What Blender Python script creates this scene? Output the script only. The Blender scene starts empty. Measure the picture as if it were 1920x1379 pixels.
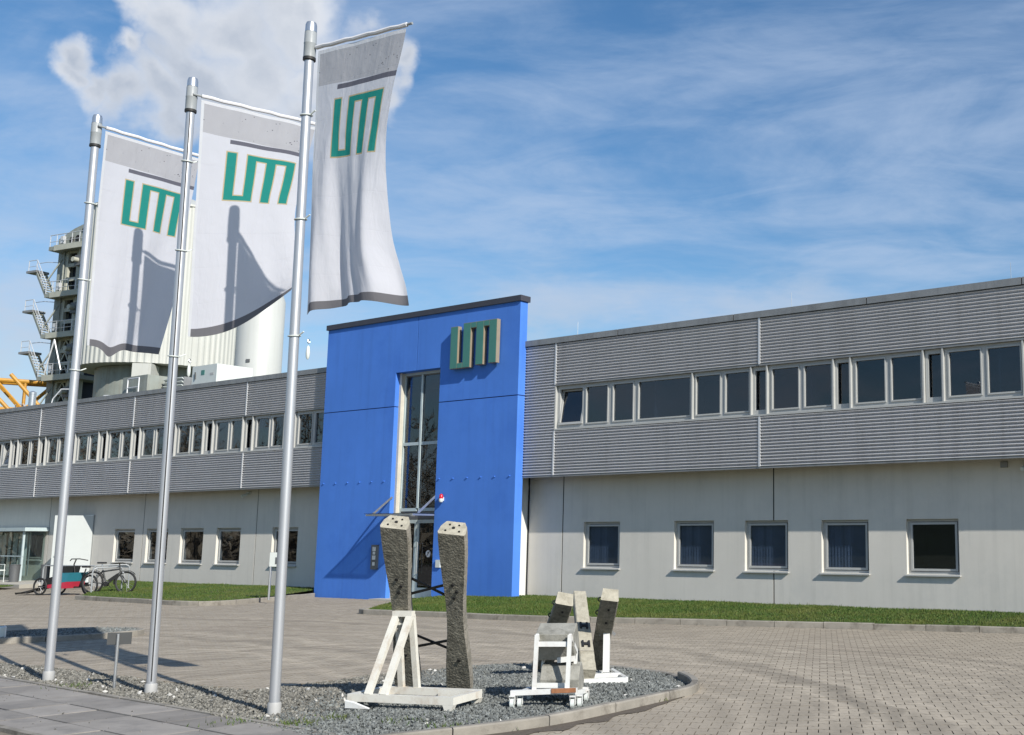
import bpy, math, random
import numpy as np
from mathutils import Vector, Matrix
rnd = random.Random(7)
R = math.radians
scene = bpy.context.scene
col = scene.collection

# ------------------------------------------------------------------ camera
cam_d = bpy.data.cameras.new('camera'); cam = bpy.data.objects.new('camera', cam_d); col.objects.link(cam)
cam_d.sensor_fit = 'HORIZONTAL'; cam_d.sensor_width = 36.0
cam_d.lens = 36.0 * 2129.0 / 1920.0
cam_d.shift_x = -450.0 / 1920.0
cam_d.clip_end = 3000.0
cam.location = (0, 0, 1.7)
cam.rotation_euler = (R(90) + math.atan(324 / 2129.0), 0, 0)
scene.camera = cam

# ------------------------------------------------------------------ sun, sky, exposure
SUN_EL, SUN_AZ = R(33.0), R(40.6)          # the sun stands behind the camera on the right
sun_to = Vector((math.sin(SUN_AZ) * math.cos(SUN_EL), -math.cos(SUN_AZ) * math.cos(SUN_EL), math.sin(SUN_EL)))
sd = bpy.data.lights.new('sun', 'SUN'); sd.energy = 5.0; sd.angle = R(0.5); sd.color = (1.0, 0.95, 0.87)
so = bpy.data.objects.new('sun', sd); col.objects.link(so)
so.rotation_euler = sun_to.to_track_quat('Z', 'Y').to_euler()
scene.view_settings.view_transform = 'Standard'; scene.view_settings.look = 'None'
scene.view_settings.gamma = 1.0; scene.view_settings.exposure = 0.22
scene.view_settings.use_curve_mapping = False
scene.cycles.max_bounces = 6; scene.cycles.diffuse_bounces = 3; scene.cycles.glossy_bounces = 3; scene.cycles.transparent_max_bounces = 8; scene.cycles.transmission_bounces = 3
scene.cycles.caustics_reflective = False; scene.cycles.caustics_refractive = False

world = bpy.data.worlds.new('World'); scene.world = world; world.use_nodes = True
def build_world():
    nt = world.node_tree; N = nt.nodes; L = nt.links
    for n in list(N): N.remove(n)
    out = N.new('ShaderNodeOutputWorld'); bg = N.new('ShaderNodeBackground')
    L.new(bg.outputs[0], out.inputs[0])
    sky = N.new('ShaderNodeTexSky'); sky.sky_type = 'NISHITA'; sky.sun_disc = False
    sky.sun_elevation = SUN_EL; sky.sun_rotation = math.pi - SUN_AZ
    sky.air_density = 1.15; sky.dust_density = 0.25; sky.ozone_density = 4.0; sky.altitude = 100
    bg.inputs[1].default_value = 0.09
    tc = N.new('ShaderNodeTexCoord')
    nrm = N.new('ShaderNodeVectorMath'); nrm.operation = 'NORMALIZE'; L.new(tc.outputs['Generated'], nrm.inputs[0])
    D = nrm.outputs[0]
    def math_(op, a, b=None, c=None, clamp=False):
        m = N.new('ShaderNodeMath'); m.operation = op; m.use_clamp = clamp
        for i, v in enumerate((a, b, c)):
            if v is None: continue
            if isinstance(v, (int, float)): m.inputs[i].default_value = v
            else: L.new(v, m.inputs[i])
        return m.outputs[0]
    def ramp(x, a, b):
        m = N.new('ShaderNodeMapRange'); m.interpolation_type = 'SMOOTHSTEP'
        L.new(x, m.inputs[0]); m.inputs[1].default_value = a; m.inputs[2].default_value = b
        return m.outputs[0]
    def noise(vec, scale, detail, rough=0.55, dist=0.0):
        n = N.new('ShaderNodeTexNoise'); n.inputs['Scale'].default_value = scale; n.inputs['Detail'].default_value = detail
        n.inputs['Roughness'].default_value = rough; n.inputs['Distortion'].default_value = dist; L.new(vec, n.inputs['Vector']); return n.outputs['Fac']
    sep = N.new('ShaderNodeSeparateXYZ'); L.new(D, sep.inputs[0])
    # high thin cloud: streaks on a flat layer overhead
    zz = math_('ADD', math_('MAXIMUM', sep.outputs[2], 0.0), 0.16)
    comb = N.new('ShaderNodeCombineXYZ')
    L.new(math_('DIVIDE', sep.outputs[0], zz), comb.inputs[0]); L.new(math_('DIVIDE', sep.outputs[1], zz), comb.inputs[1])
    mp = N.new('ShaderNodeMapping'); L.new(comb.outputs[0], mp.inputs[0])
    mp.inputs['Rotation'].default_value = (0, 0, R(22)); mp.inputs['Scale'].default_value = (0.75, 1.25, 1.0); mp.inputs['Location'].default_value = (0.7, 0.35, 0.0)
    c1 = noise(mp.outputs[0], 1.15, 8, 0.60, 0.5)
    c2 = noise(mp.outputs[0], 4.2, 7, 0.62, 0.9)
    cir = math_('ADD', math_('MULTIPLY', c1, 0.72), math_('MULTIPLY', c2, 0.28))
    cir_m = math_('MULTIPLY', ramp(cir, 0.385, 0.66), 0.62)
    # heaped cloud: lobes set in directions of the sky, edges broken by noise
    wob = N.new('ShaderNodeTexNoise'); wob.inputs['Scale'].default_value = 13.0; wob.inputs['Detail'].default_value = 9; wob.inputs['Roughness'].default_value = 0.52
    L.new(D, wob.inputs['Vector'])
    vs = N.new('ShaderNodeVectorMath'); vs.operation = 'SUBTRACT'; L.new(wob.outputs['Color'], vs.inputs[0]); vs.inputs[1].default_value = (0.5, 0.5, 0.5)
    vm = N.new('ShaderNodeVectorMath'); vm.operation = 'MULTIPLY_ADD'; L.new(vs.outputs[0], vm.inputs[0]); vm.inputs[1].default_value = (0.105, 0.105, 0.105); L.new(D, vm.inputs[2])
    lobes = [(-0.364,0.840,0.403,0.034),(-0.400,0.830,0.389,0.035),(-0.431,0.817,0.383,0.030),(-0.446,0.807,0.387,0.018),(-0.393,0.847,0.358,0.047),(-0.425,0.834,0.352,0.036),(-0.346,0.864,0.365,0.037),(-0.462,0.811,0.359,0.014),(-0.456,0.826,0.332,0.028),(-0.480,0.814,0.327,0.020),(-0.497,0.793,0.353,0.016),(-0.504,0.793,0.343,0.014),(-0.494,0.803,0.333,0.016),(-0.310,0.869,0.385,0.024),(-0.296,0.876,0.381,0.014),(-0.312,0.878,0.362,0.018),(-0.364,0.871,0.331,0.032),(-0.421,0.848,0.323,0.027),(-0.454,0.834,0.313,0.018)]
    acc = None
    for (x, y, z, r) in lobes:
        d = Vector((x, y, z)).normalized()
        dn = N.new('ShaderNodeVectorMath'); dn.operation = 'DISTANCE'; L.new(vm.outputs[0], dn.inputs[0]); dn.inputs[1].default_value = d
        k = math_('SUBTRACT', 1.0, math_('DIVIDE', dn.outputs['Value'], r * 1.42), None, True)
        acc = k if acc is None else math_('MAXIMUM', acc, k)
    # low heaps far off, all round the horizon
    mp2 = N.new('ShaderNodeMapping'); L.new(D, mp2.inputs[0]); mp2.inputs['Scale'].default_value = (1, 1, 2.2); mp2.inputs['Location'].default_value = (3.1, .4, .0)
    low = noise(mp2.outputs[0], 5.0, 8, 0.55)
    band = math_('MULTIPLY', ramp(sep.outputs[2], 0.03, 0.10), math_('SUBTRACT', 1.0, ramp(sep.outputs[2], 0.16, 0.30)))
    low_m = math_('MULTIPLY', math_('MULTIPLY', ramp(low, 0.47, 0.64), band), 0.62)
    cum_m = math_('MULTIPLY', ramp(acc, 0.0, 0.72), 0.95)
    big = noise(vm.outputs[0], 8.0, 6, 0.55)
    shade = math_('SUBTRACT', 1.0, ramp(math_('ADD', math_('MULTIPLY', acc, 0.40), math_('MULTIPLY', big, 0.9)), 0.42, 1.02))
    mixc = N.new('ShaderNodeMixRGB'); L.new(shade, mixc.inputs[0])
    mixc.inputs[1].default_value = (4.0, 4.6, 5.6, 1); mixc.inputs[2].default_value = (8.2, 8.4, 8.8, 1)
    def over(base, color, fac):
        m = N.new('ShaderNodeMixRGB'); L.new(fac, m.inputs[0]); L.new(base, m.inputs[1])
        if isinstance(color, tuple): m.inputs[2].default_value = color
        else: L.new(color, m.inputs[2])
        return m.outputs[0]
    hs = N.new('ShaderNodeHueSaturation'); hs.inputs['Saturation'].default_value = 1.18; hs.inputs['Value'].default_value = 1.14; L.new(sky.outputs[0], hs.inputs['Color'])
    c = over(hs.outputs[0], (4.9, 6.0, 7.8, 1), cir_m)
    c = over(c, (5.4, 6.0, 7.0, 1), low_m)
    c = over(c, mixc.outputs[0], cum_m)
    L.new(c, bg.inputs[0])
build_world()

# ------------------------------------------------------------------ materials
def mat(name, base, rough=0.6, metal=0.0, spec=0.5, var=0.12, vscale=3.0, bump=0.0, bscale=40.0, dark=None, dscale=1.2, damt=0.0, island=0.0):
    m = bpy.data.materials.new(name); m.use_nodes = True
    nt = m.node_tree; N = nt.nodes; L = nt.links; b = N['Principled BSDF']
    b.inputs['Roughness'].default_value = rough; b.inputs['Metallic'].default_value = metal
    b.inputs['Specular IOR Level'].default_value = spec
    geo = N.new('ShaderNodeNewGeometry')
    n1 = N.new('ShaderNodeTexNoise'); n1.inputs['Scale'].default_value = vscale; n1.inputs['Detail'].default_value = 7; n1.inputs['Roughness'].default_value = .62
    L.new(geo.outputs['Position'], n1.inputs['Vector'])
    mr = N.new('ShaderNodeMapRange'); L.new(n1.outputs['Fac'], mr.inputs[0]); mr.inputs[1].default_value = .25; mr.inputs[2].default_value = .75
    mr.inputs[3].default_value = 1 - var; mr.inputs[4].default_value = 1 + var
    val = mr.outputs[0]
    if island:
        mi = N.new('ShaderNodeMapRange'); L.new(geo.outputs['Random Per Island'], mi.inputs[0]); mi.inputs[3].default_value = 1 - island; mi.inputs[4].default_value = 1 + island
        mm = N.new('ShaderNodeMath'); mm.operation = 'MULTIPLY'; L.new(val, mm.inputs[0]); L.new(mi.outputs[0], mm.inputs[1]); val = mm.outputs[0]
    mu = N.new('ShaderNodeVectorMath'); mu.operation = 'SCALE'; mu.inputs[0].default_value = base[:3]; L.new(val, mu.inputs['Scale'])
    c = mu.outputs[0]
    if dark is not None:
        n2 = N.new('ShaderNodeTexNoise'); n2.inputs['Scale'].default_value = dscale; n2.inputs['Detail'].default_value = 8; n2.inputs['Roughness'].default_value = .7
        L.new(geo.outputs['Position'], n2.inputs['Vector'])
        r2 = N.new('ShaderNodeMapRange'); r2.interpolation_type = 'SMOOTHSTEP'; L.new(n2.outputs['Fac'], r2.inputs[0]); r2.inputs[1].default_value = .48; r2.inputs[2].default_value = .68
        r2.inputs[4].default_value = damt
        mx = N.new('ShaderNodeMixRGB'); L.new(r2.outputs[0], mx.inputs[0]); L.new(c, mx.inputs[1]); mx.inputs[2].default_value = (*dark, 1); c = mx.outputs[0]
    L.new(c, b.inputs['Base Color'])
    if bump:
        n3 = N.new('ShaderNodeTexNoise'); n3.inputs['Scale'].default_value = bscale; n3.inputs['Detail'].default_value = 5
        L.new(geo.outputs['Position'], n3.inputs['Vector'])
        bp = N.new('ShaderNodeBump'); bp.inputs['Strength'].default_value = 1.0; bp.inputs['Distance'].default_value = bump
        L.new(n3.outputs['Fac'], bp.inputs['Height']); L.new(bp.outputs[0], b.inputs['Normal'])
    return m

def glass_mat(name, tint=(.60, .65, .70), refl=1.0):
    m = bpy.data.materials.new(name); m.use_nodes = True
    nt = m.node_tree; N = nt.nodes; L = nt.links; N.remove(N['Principled BSDF'])
    out = N['Material Output']
    tr = N.new('ShaderNodeBsdfTransparent'); tr.inputs[0].default_value = (*tint, 1)
    gl = N.new('ShaderNodeBsdfGlossy'); gl.inputs['Roughness'].default_value = .015; gl.inputs[0].default_value = (.95, .97, 1, 1)
    geo = N.new('ShaderNodeNewGeometry'); n = N.new('ShaderNodeTexNoise'); n.inputs['Scale'].default_value = 1.1; L.new(geo.outputs['Position'], n.inputs['Vector'])
    bp = N.new('ShaderNodeBump'); bp.inputs['Distance'].default_value = .0012; L.new(n.outputs['Fac'], bp.inputs['Height']); L.new(bp.outputs[0], gl.inputs['Normal'])
    fr = N.new('ShaderNodeFresnel')
    io = N.new('ShaderNodeMapRange'); L.new(geo.outputs['Backfacing'], io.inputs[0]); io.inputs[3].default_value = 1.6; io.inputs[4].default_value = 1 / 1.6; L.new(io.outputs[0], fr.inputs['IOR'])   # same fresnel on both faces of the pane
    mu = N.new('ShaderNodeMath'); mu.operation = 'MULTIPLY'; mu.use_clamp = True; L.new(fr.outputs[0], mu.inputs[0]); mu.inputs[1].default_value = refl
    mx = N.new('ShaderNodeMixShader'); L.new(mu.outputs[0], mx.inputs[0]); L.new(tr.outputs[0], mx.inputs[1]); L.new(gl.outputs[0], mx.inputs[2])
    L.new(mx.outputs[0], out.inputs[0])
    return m

MT = {}
MT['plaster'] = mat('wall_plaster', (.655, .628, .568), .9, var=.05, vscale=.9, bump=.0015, bscale=160, dark=(.50, .50, .47), dscale=.5, damt=.35)
MT['white_plaster'] = mat('white_plaster', (.66, .66, .63), .9, var=.03, bump=.001, bscale=160)
MT['joint'] = mat('joint_dark', (.02, .02, .02), .9)
MT['clad'] = mat('corrugated_aluminium', (.58, .58, .59), .42, metal=.35, var=.05, vscale=.7)
MT['trim'] = mat('aluminium_trim', (.66, .67, .68), .45, metal=.35, var=.06)
MT['coping'] = mat('zinc_coping', (.27, .275, .275), .5, metal=.35, var=.2, vscale=2.2)
MT['frame'] = mat('window_frame_paint', (.43, .435, .42), .45, var=.05)
MT['glass'] = glass_mat('window_glass')
MT['glass_clear'] = glass_mat('clear_glass', (.8, .86, .85))
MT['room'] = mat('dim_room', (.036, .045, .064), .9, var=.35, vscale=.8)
MT['blind'] = mat('vertical_blind', (.36, .40, .50), .8, island=.18)
MT['blue'] = mat('blue_render', (.070, .212, .66), .85, spec=.3, var=.09, vscale=.6, bump=.001, bscale=140, dark=(.050, .168, .59), dscale=.35, damt=.6)
MT['blue_dark'] = mat('blue_joint', (.012, .03, .12), .9)
MT['copd'] = mat('dark_coping', (.06, .06, .075), .5, metal=.3)
MT['beige'] = mat('beige_frame', (.55, .52, .44), .6)
MT['sign_green'] = mat('sign_green', (.055, .20, .165), .35, var=.06)
MT['sign_edge'] = mat('sign_copper_edge', (.27, .225, .16), .5, var=.1)
MT['steel'] = mat('brushed_steel', (.62, .63, .64), .32, metal=.85, var=.08)
MT['pole'] = mat('aluminium_pole', (.52, .53, .55), .38, metal=.6, var=.06, vscale=1.0)
MT['cap'] = mat('grey_plastic_cap', (.30, .32, .33), .4, var=.05)
MT['black'] = mat('black_rubber', (.018, .018, .018), .6)
MT['concrete'] = mat('old_concrete', (.27, .25, .21), .92, var=.30, vscale=9, bump=.006, bscale=55, dark=(.13, .12, .09), dscale=6, damt=.75)
MT['concrete_pale'] = mat('pale_concrete', (.37, .345, .275), .92, var=.22, vscale=16, bump=.004, bscale=80, dark=(.22, .20, .15), dscale=9, damt=.6)
MT['rough'] = mat('rough_underside', (.215, .203, .165), .95, var=.5, vscale=18, bump=.008, bscale=60, dark=(.085, .082, .066), dscale=10, damt=.8)
MT['block'] = mat('block_concrete', (.27, .265, .235), .92, var=.3, vscale=9, bump=.006, bscale=60, dark=(.14, .135, .11), dscale=5, damt=.8)
MT['rough_light'] = mat('rough_light_underside', (.25, .235, .19), .95, var=.45, vscale=18, bump=.012, bscale=60, dark=(.10, .095, .075), dscale=10, damt=.8)
MT['hole'] = mat('dark_hole', (.01, .01, .01), .9)
MT['cream'] = mat('cream_paint_steel', (.66, .645, .58), .5, var=.06, vscale=5, dark=(.36, .24, .14), dscale=4.5, damt=.42)
MT['white_paint'] = mat('white_paint_steel', (.68, .69, .67), .45, var=.04, vscale=5, dark=(.30, .14, .06), dscale=4.2, damt=.22)
MT['rust'] = mat('rusty_steel', (.30, .13, .06), .85, var=.4, vscale=12)
MT['kerb'] = mat('kerb_concrete', (.26, .24, .205), .92, var=.2, vscale=4, bump=.003, bscale=70, dark=(.12, .105, .085), dscale=2.4, damt=.92, island=.1)
MT['slab'] = mat('paving_slab', (.245, .226, .204), .9, var=.2, vscale=3, bump=.002, bscale=90, dark=(.15, .142, .135), dscale=2.2, damt=.6)
MT['soil'] = mat('damp_soil', (.105, .085, .065), .95, var=.3, vscale=20, bump=.006, bscale=60)
MT['sand'] = mat('joint_sand', (.19, .165, .13), .95, var=.3, vscale=12)
MT['stone'] = mat('gravel_stone', (.155, .165, .158), .85, var=.2, vscale=6, island=.42)
MT['stone_old'] = mat('weathered_gravel', (.185, .178, .155), .9, var=.2, vscale=6, island=.5)
MT['stone_white'] = mat('white_pebble', (.5, .49, .46), .8, var=.1)
MT['gravel_bed'] = mat('gravel_ground', (.14, .145, .135), .95, var=.4, vscale=25, bump=.02, bscale=40)
MT['grass_ground'] = mat('turf', (.05, .065, .022), .95, var=.4, vscale=6)
MT['earth'] = mat('earth_ground', (.10, .11, .06), .95, var=.4, vscale=.2)
MT['terrace'] = mat('terrace_concrete', (.42, .40, .35), .9, var=.1)
MT['silo'] = mat('silo_sheet', (.50, .51, .475), .5, var=.06, vscale=.5)
MT['tank'] = mat('white_tank_paint', (.50, .515, .495), .45, var=.05, vscale=.4)
MT['tower'] = mat('tower_steel', (.27, .295, .265), .55, var=.2, vscale=1.0, dark=(.17, .17, .145), dscale=.8, damt=.6)
MT['tower_pale'] = mat('tower_pale_steel', (.42, .425, .36), .55, var=.18, vscale=1.0)
MT['yellow'] = mat('crane_yellow', (.50, .25, .03), .55, var=.2)
MT['ac'] = mat('unit_casing', (.62, .66, .63), .5, var=.06)
MT['red'] = mat('red_plastic', (.45, .03, .06), .5)
MT['teal'] = mat('teal_panel', (.03, .19, .25), .5)
MT['grey'] = mat('grey_metal', (.12, .125, .13), .5, metal=.2)
MT['frame_light'] = mat('pale_blue_frame', (.44, .52, .53), .5)
MT['door_white'] = mat('white_door_paint', (.52, .55, .54), .45, var=.03)
MT['red_lamp'] = mat('red_lamp_lens', (.55, .02, .04), .2)
MT['roof'] = mat('roof_felt', (.16, .16, .155), .95)
MT['sign_back'] = mat('sign_back', (.055, .058, .058), .6)
MT['sleeve_grey'] = mat('ground_sleeve_grey', (.36, .36, .35), .6)
MT['sticker'] = mat('white_sticker', (.75, .75, .75), .5)

def object_tone(m, amt):
    nt = m.node_tree; b = nt.nodes['Principled BSDF']; src = b.inputs['Base Color'].links[0].from_socket
    oi = nt.nodes.new('ShaderNodeObjectInfo'); mr = nt.nodes.new('ShaderNodeMapRange'); nt.links.new(oi.outputs['Random'], mr.inputs[0]); mr.inputs[3].default_value = 1 - amt; mr.inputs[4].default_value = 1 + amt
    sc = nt.nodes.new('ShaderNodeVectorMath'); sc.operation = 'SCALE'; nt.links.new(src, sc.inputs[0]); nt.links.new(mr.outputs[0], sc.inputs['Scale']); nt.links.new(sc.outputs[0], b.inputs['Base Color'])
object_tone(MT['slab'], .2); object_tone(MT['kerb'], .10)
def streaks(m, amt, base_amt=0.0, col_=(.3, .27, .22)):
    nt = m.node_tree; N = nt.nodes; L = nt.links; b = N['Principled BSDF']; src = b.inputs['Base Color'].links[0].from_socket
    g = N.new('ShaderNodeNewGeometry'); mp = N.new('ShaderNodeMapping'); L.new(g.outputs['Position'], mp.inputs[0]); mp.inputs['Scale'].default_value = (3.5, 3.5, .16)
    n = N.new('ShaderNodeTexNoise'); n.inputs['Scale'].default_value = 1.4; n.inputs['Detail'].default_value = 7; n.inputs['Roughness'].default_value = .65; L.new(mp.outputs[0], n.inputs[0])
    n2 = N.new('ShaderNodeTexNoise'); n2.inputs['Scale'].default_value = .5; n2.inputs['Detail'].default_value = 3; L.new(g.outputs['Position'], n2.inputs[0])
    r = N.new('ShaderNodeMapRange'); r.interpolation_type = 'SMOOTHSTEP'; L.new(n.outputs['Fac'], r.inputs[0]); r.inputs[1].default_value = .46; r.inputs[2].default_value = .72; r.inputs[4].default_value = amt
    k = N.new('ShaderNodeMath'); k.operation = 'MULTIPLY'; L.new(r.outputs[0], k.inputs[0]); L.new(n2.outputs['Fac'], k.inputs[1])
    mx = N.new('ShaderNodeMixRGB'); L.new(k.outputs[0], mx.inputs[0]); L.new(src, mx.inputs[1]); mx.inputs[2].default_value = (*col_, 1); L.new(mx.outputs[0], b.inputs['Base Color'])
streaks(MT['blue'], .30, 0, (.035, .10, .34)); streaks(MT['plaster'], .36, 0, (.40, .385, .34)); streaks(MT['clad'], .5, 0, (.36, .36, .36)); streaks(MT['coping'], .7, 0, (.13, .13, .13)); streaks(MT['tank'], .5, 0, (.4, .4, .35)); streaks(MT['silo'], .6, 0, (.42, .41, .35)); streaks(MT['tower'], .9, 0, (.2, .16, .12))
MT['twig'] = mat('bare_twigs', (.24, .20, .145), .9, island=.45)

def blades_mat():
    m = bpy.data.materials.new('grass_blade'); m.use_nodes = True
    nt = m.node_tree; N = nt.nodes; L = nt.links; b = N['Principled BSDF']; b.inputs['Roughness'].default_value = .6; b.inputs['Specular IOR Level'].default_value = .25
    g = N.new('ShaderNodeNewGeometry'); n = N.new('ShaderNodeTexNoise'); n.inputs['Scale'].default_value = .9; n.inputs['Detail'].default_value = 6; L.new(g.outputs['Position'], n.inputs[0])
    ad = N.new('ShaderNodeMath'); ad.operation = 'MULTIPLY_ADD'; L.new(g.outputs['Random Per Island'], ad.inputs[0]); ad.inputs[1].default_value = .55
    mr = N.new('ShaderNodeMath'); mr.operation = 'MULTIPLY'; L.new(n.outputs['Fac'], mr.inputs[0]); mr.inputs[1].default_value = .62; L.new(mr.outputs[0], ad.inputs[2])
    cr = N.new('ShaderNodeValToRGB'); e = cr.color_ramp.elements
    e[0].position = .12; e[0].color = (.030, .075, .012, 1); e[1].position = .95; e[1].color = (.13, .14, .035, 1)
    k = e.new(.5); k.color = (.052, .105, .018, 1)
    np_ = N.new('ShaderNodeTexNoise'); np_.inputs['Scale'].default_value = .55; np_.inputs['Detail'].default_value = 8; np_.inputs['Roughness'].default_value = .7; L.new(g.outputs['Position'], np_.inputs[0])
    rp = N.new('ShaderNodeMapRange'); rp.interpolation_type = 'SMOOTHSTEP'; L.new(np_.outputs['Fac'], rp.inputs[0]); rp.inputs[1].default_value = .46; rp.inputs[2].default_value = .66; rp.inputs[4].default_value = .6
    xp = N.new('ShaderNodeMixRGB'); L.new(rp.outputs[0], xp.inputs[0]); L.new(cr.outputs[0], xp.inputs[1]); xp.inputs[2].default_value = (.135, .14, .038, 1)
    L.new(ad.outputs[0], cr.inputs[0]); L.new(xp.outputs[0], b.inputs['Base Color'])
    return m
MT['blade'] = blades_mat()

def paver_mat():
    m = mat('concrete_paver', (.318, .276, .216), .9, var=.10, vscale=1.0, bump=.0015, bscale=120, dark=(.245, .208, .162), dscale=.16, damt=.7, island=.10)
    nt = m.node_tree; N = nt.nodes; L = nt.links; b = N['Principled BSDF']
    src = b.inputs['Base Color'].links[0].from_socket
    g = N.new('ShaderNodeNewGeometry')
    # tyre sweep marks: arcs round two turning centres
    def arcs(cx, cy, r0, r1, sc):
        v = N.new('ShaderNodeVectorMath'); v.operation = 'DISTANCE'; L.new(g.outputs['Position'], v.inputs[0]); v.inputs[1].default_value = (cx, cy, 0)
        nn = N.new('ShaderNodeTexNoise'); nn.noise_dimensions = '1D'; nn.inputs['Scale'].default_value = sc; nn.inputs['Detail'].default_value = 5
        wb = N.new('ShaderNodeTexNoise'); wb.inputs['Scale'].default_value = .45; wb.inputs['Detail'].default_value = 3; L.new(g.outputs['Position'], wb.inputs[0])
        wa = N.new('ShaderNodeMath'); wa.operation = 'MULTIPLY_ADD'; L.new(wb.outputs['Fac'], wa.inputs[0]); wa.inputs[1].default_value = 1.6; L.new(v.outputs['Value'], wa.inputs[2])
        L.new(wa.outputs[0], nn.inputs['W'])
        a = N.new('ShaderNodeMapRange'); a.interpolation_type = 'SMOOTHSTEP'; L.new(v.outputs['Value'], a.inputs[0]); a.inputs[1].default_value = r0; a.inputs[2].default_value = r0 + 1.0
        z = N.new('ShaderNodeMapRange'); z.interpolation_type = 'SMOOTHSTEP'; L.new(v.outputs['Value'], z.inputs[0]); z.inputs[1].default_value = r1; z.inputs[2].default_value = r1 - 1.2
        s = N.new('ShaderNodeMath'); s.operation = 'SUBTRACT'; L.new(nn.outputs['Fac'], s.inputs[0]); s.inputs[1].default_value = .46
        p = N.new('ShaderNodeMath'); p.operation = 'MULTIPLY'; L.new(a.outputs[0], p.inputs[0]); L.new(z.outputs[0], p.inputs[1])
        q = N.new('ShaderNodeMath'); q.operation = 'MULTIPLY'; L.new(p.outputs[0], q.inputs[0]); L.new(s.outputs[0], q.inputs[1])
        return q.outputs[0]
    a1 = arcs(-3.2, 12.4, 3.4, 8.6, 3.2); a2 = arcs(-16, 8.0, 12.0, 19.0, 1.8)
    sm = N.new('ShaderNodeMath'); sm.operation = 'ADD'; L.new(a1, sm.inputs[0]); L.new(a2, sm.inputs[1])
    k = N.new('ShaderNodeMath'); k.operation = 'MULTIPLY_ADD'; L.new(sm.outputs[0], k.inputs[0]); k.inputs[1].default_value = .95; k.inputs[2].default_value = 1.0
    sc = N.new('ShaderNodeVectorMath'); sc.operation = 'SCALE'; L.new(src, sc.inputs[0]); L.new(k.outputs[0], sc.inputs['Scale'])
    # oil and dirt spots
    sn = N.new('ShaderNodeTexNoise'); sn.inputs['Scale'].default_value = 1.1; sn.inputs['Detail'].default_value = 8; sn.inputs['Roughness'].default_value = .7; L.new(g.outputs['Position'], sn.inputs[0])
    sr = N.new('ShaderNodeMapRange'); sr.interpolation_type = 'SMOOTHSTEP'; L.new(sn.outputs['Fac'], sr.inputs[0]); sr.inputs[1].default_value = .60; sr.inputs[2].default_value = .74; sr.inputs[4].default_value = .5
    sx = N.new('ShaderNodeMixRGB'); L.new(sr.outputs[0], sx.inputs[0]); L.new(sc.outputs[0], sx.inputs[1]); sx.inputs[2].default_value = (.15, .13, .105, 1)
    L.new(sx.outputs[0], b.inputs['Base Color'])
    return m
MT['paver'] = paver_mat()

# ------------------------------------------------------------------ builders
A_ = math.atan(3300 / (2129 / math.cos(math.atan(324 / 2129.0))))
EX = Vector((math.sin(A_), -math.cos(A_), 0)); EY = Vector((math.cos(A_), math.sin(A_), 0)); EZ = Vector((0, 0, 1))
PHI = math.atan2(EX.y, EX.x)
def P(s, n, z=0.0):                      # facade frame: s along the front to the right, n into the building
    return EX * s + EY * n + EZ * z

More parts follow.
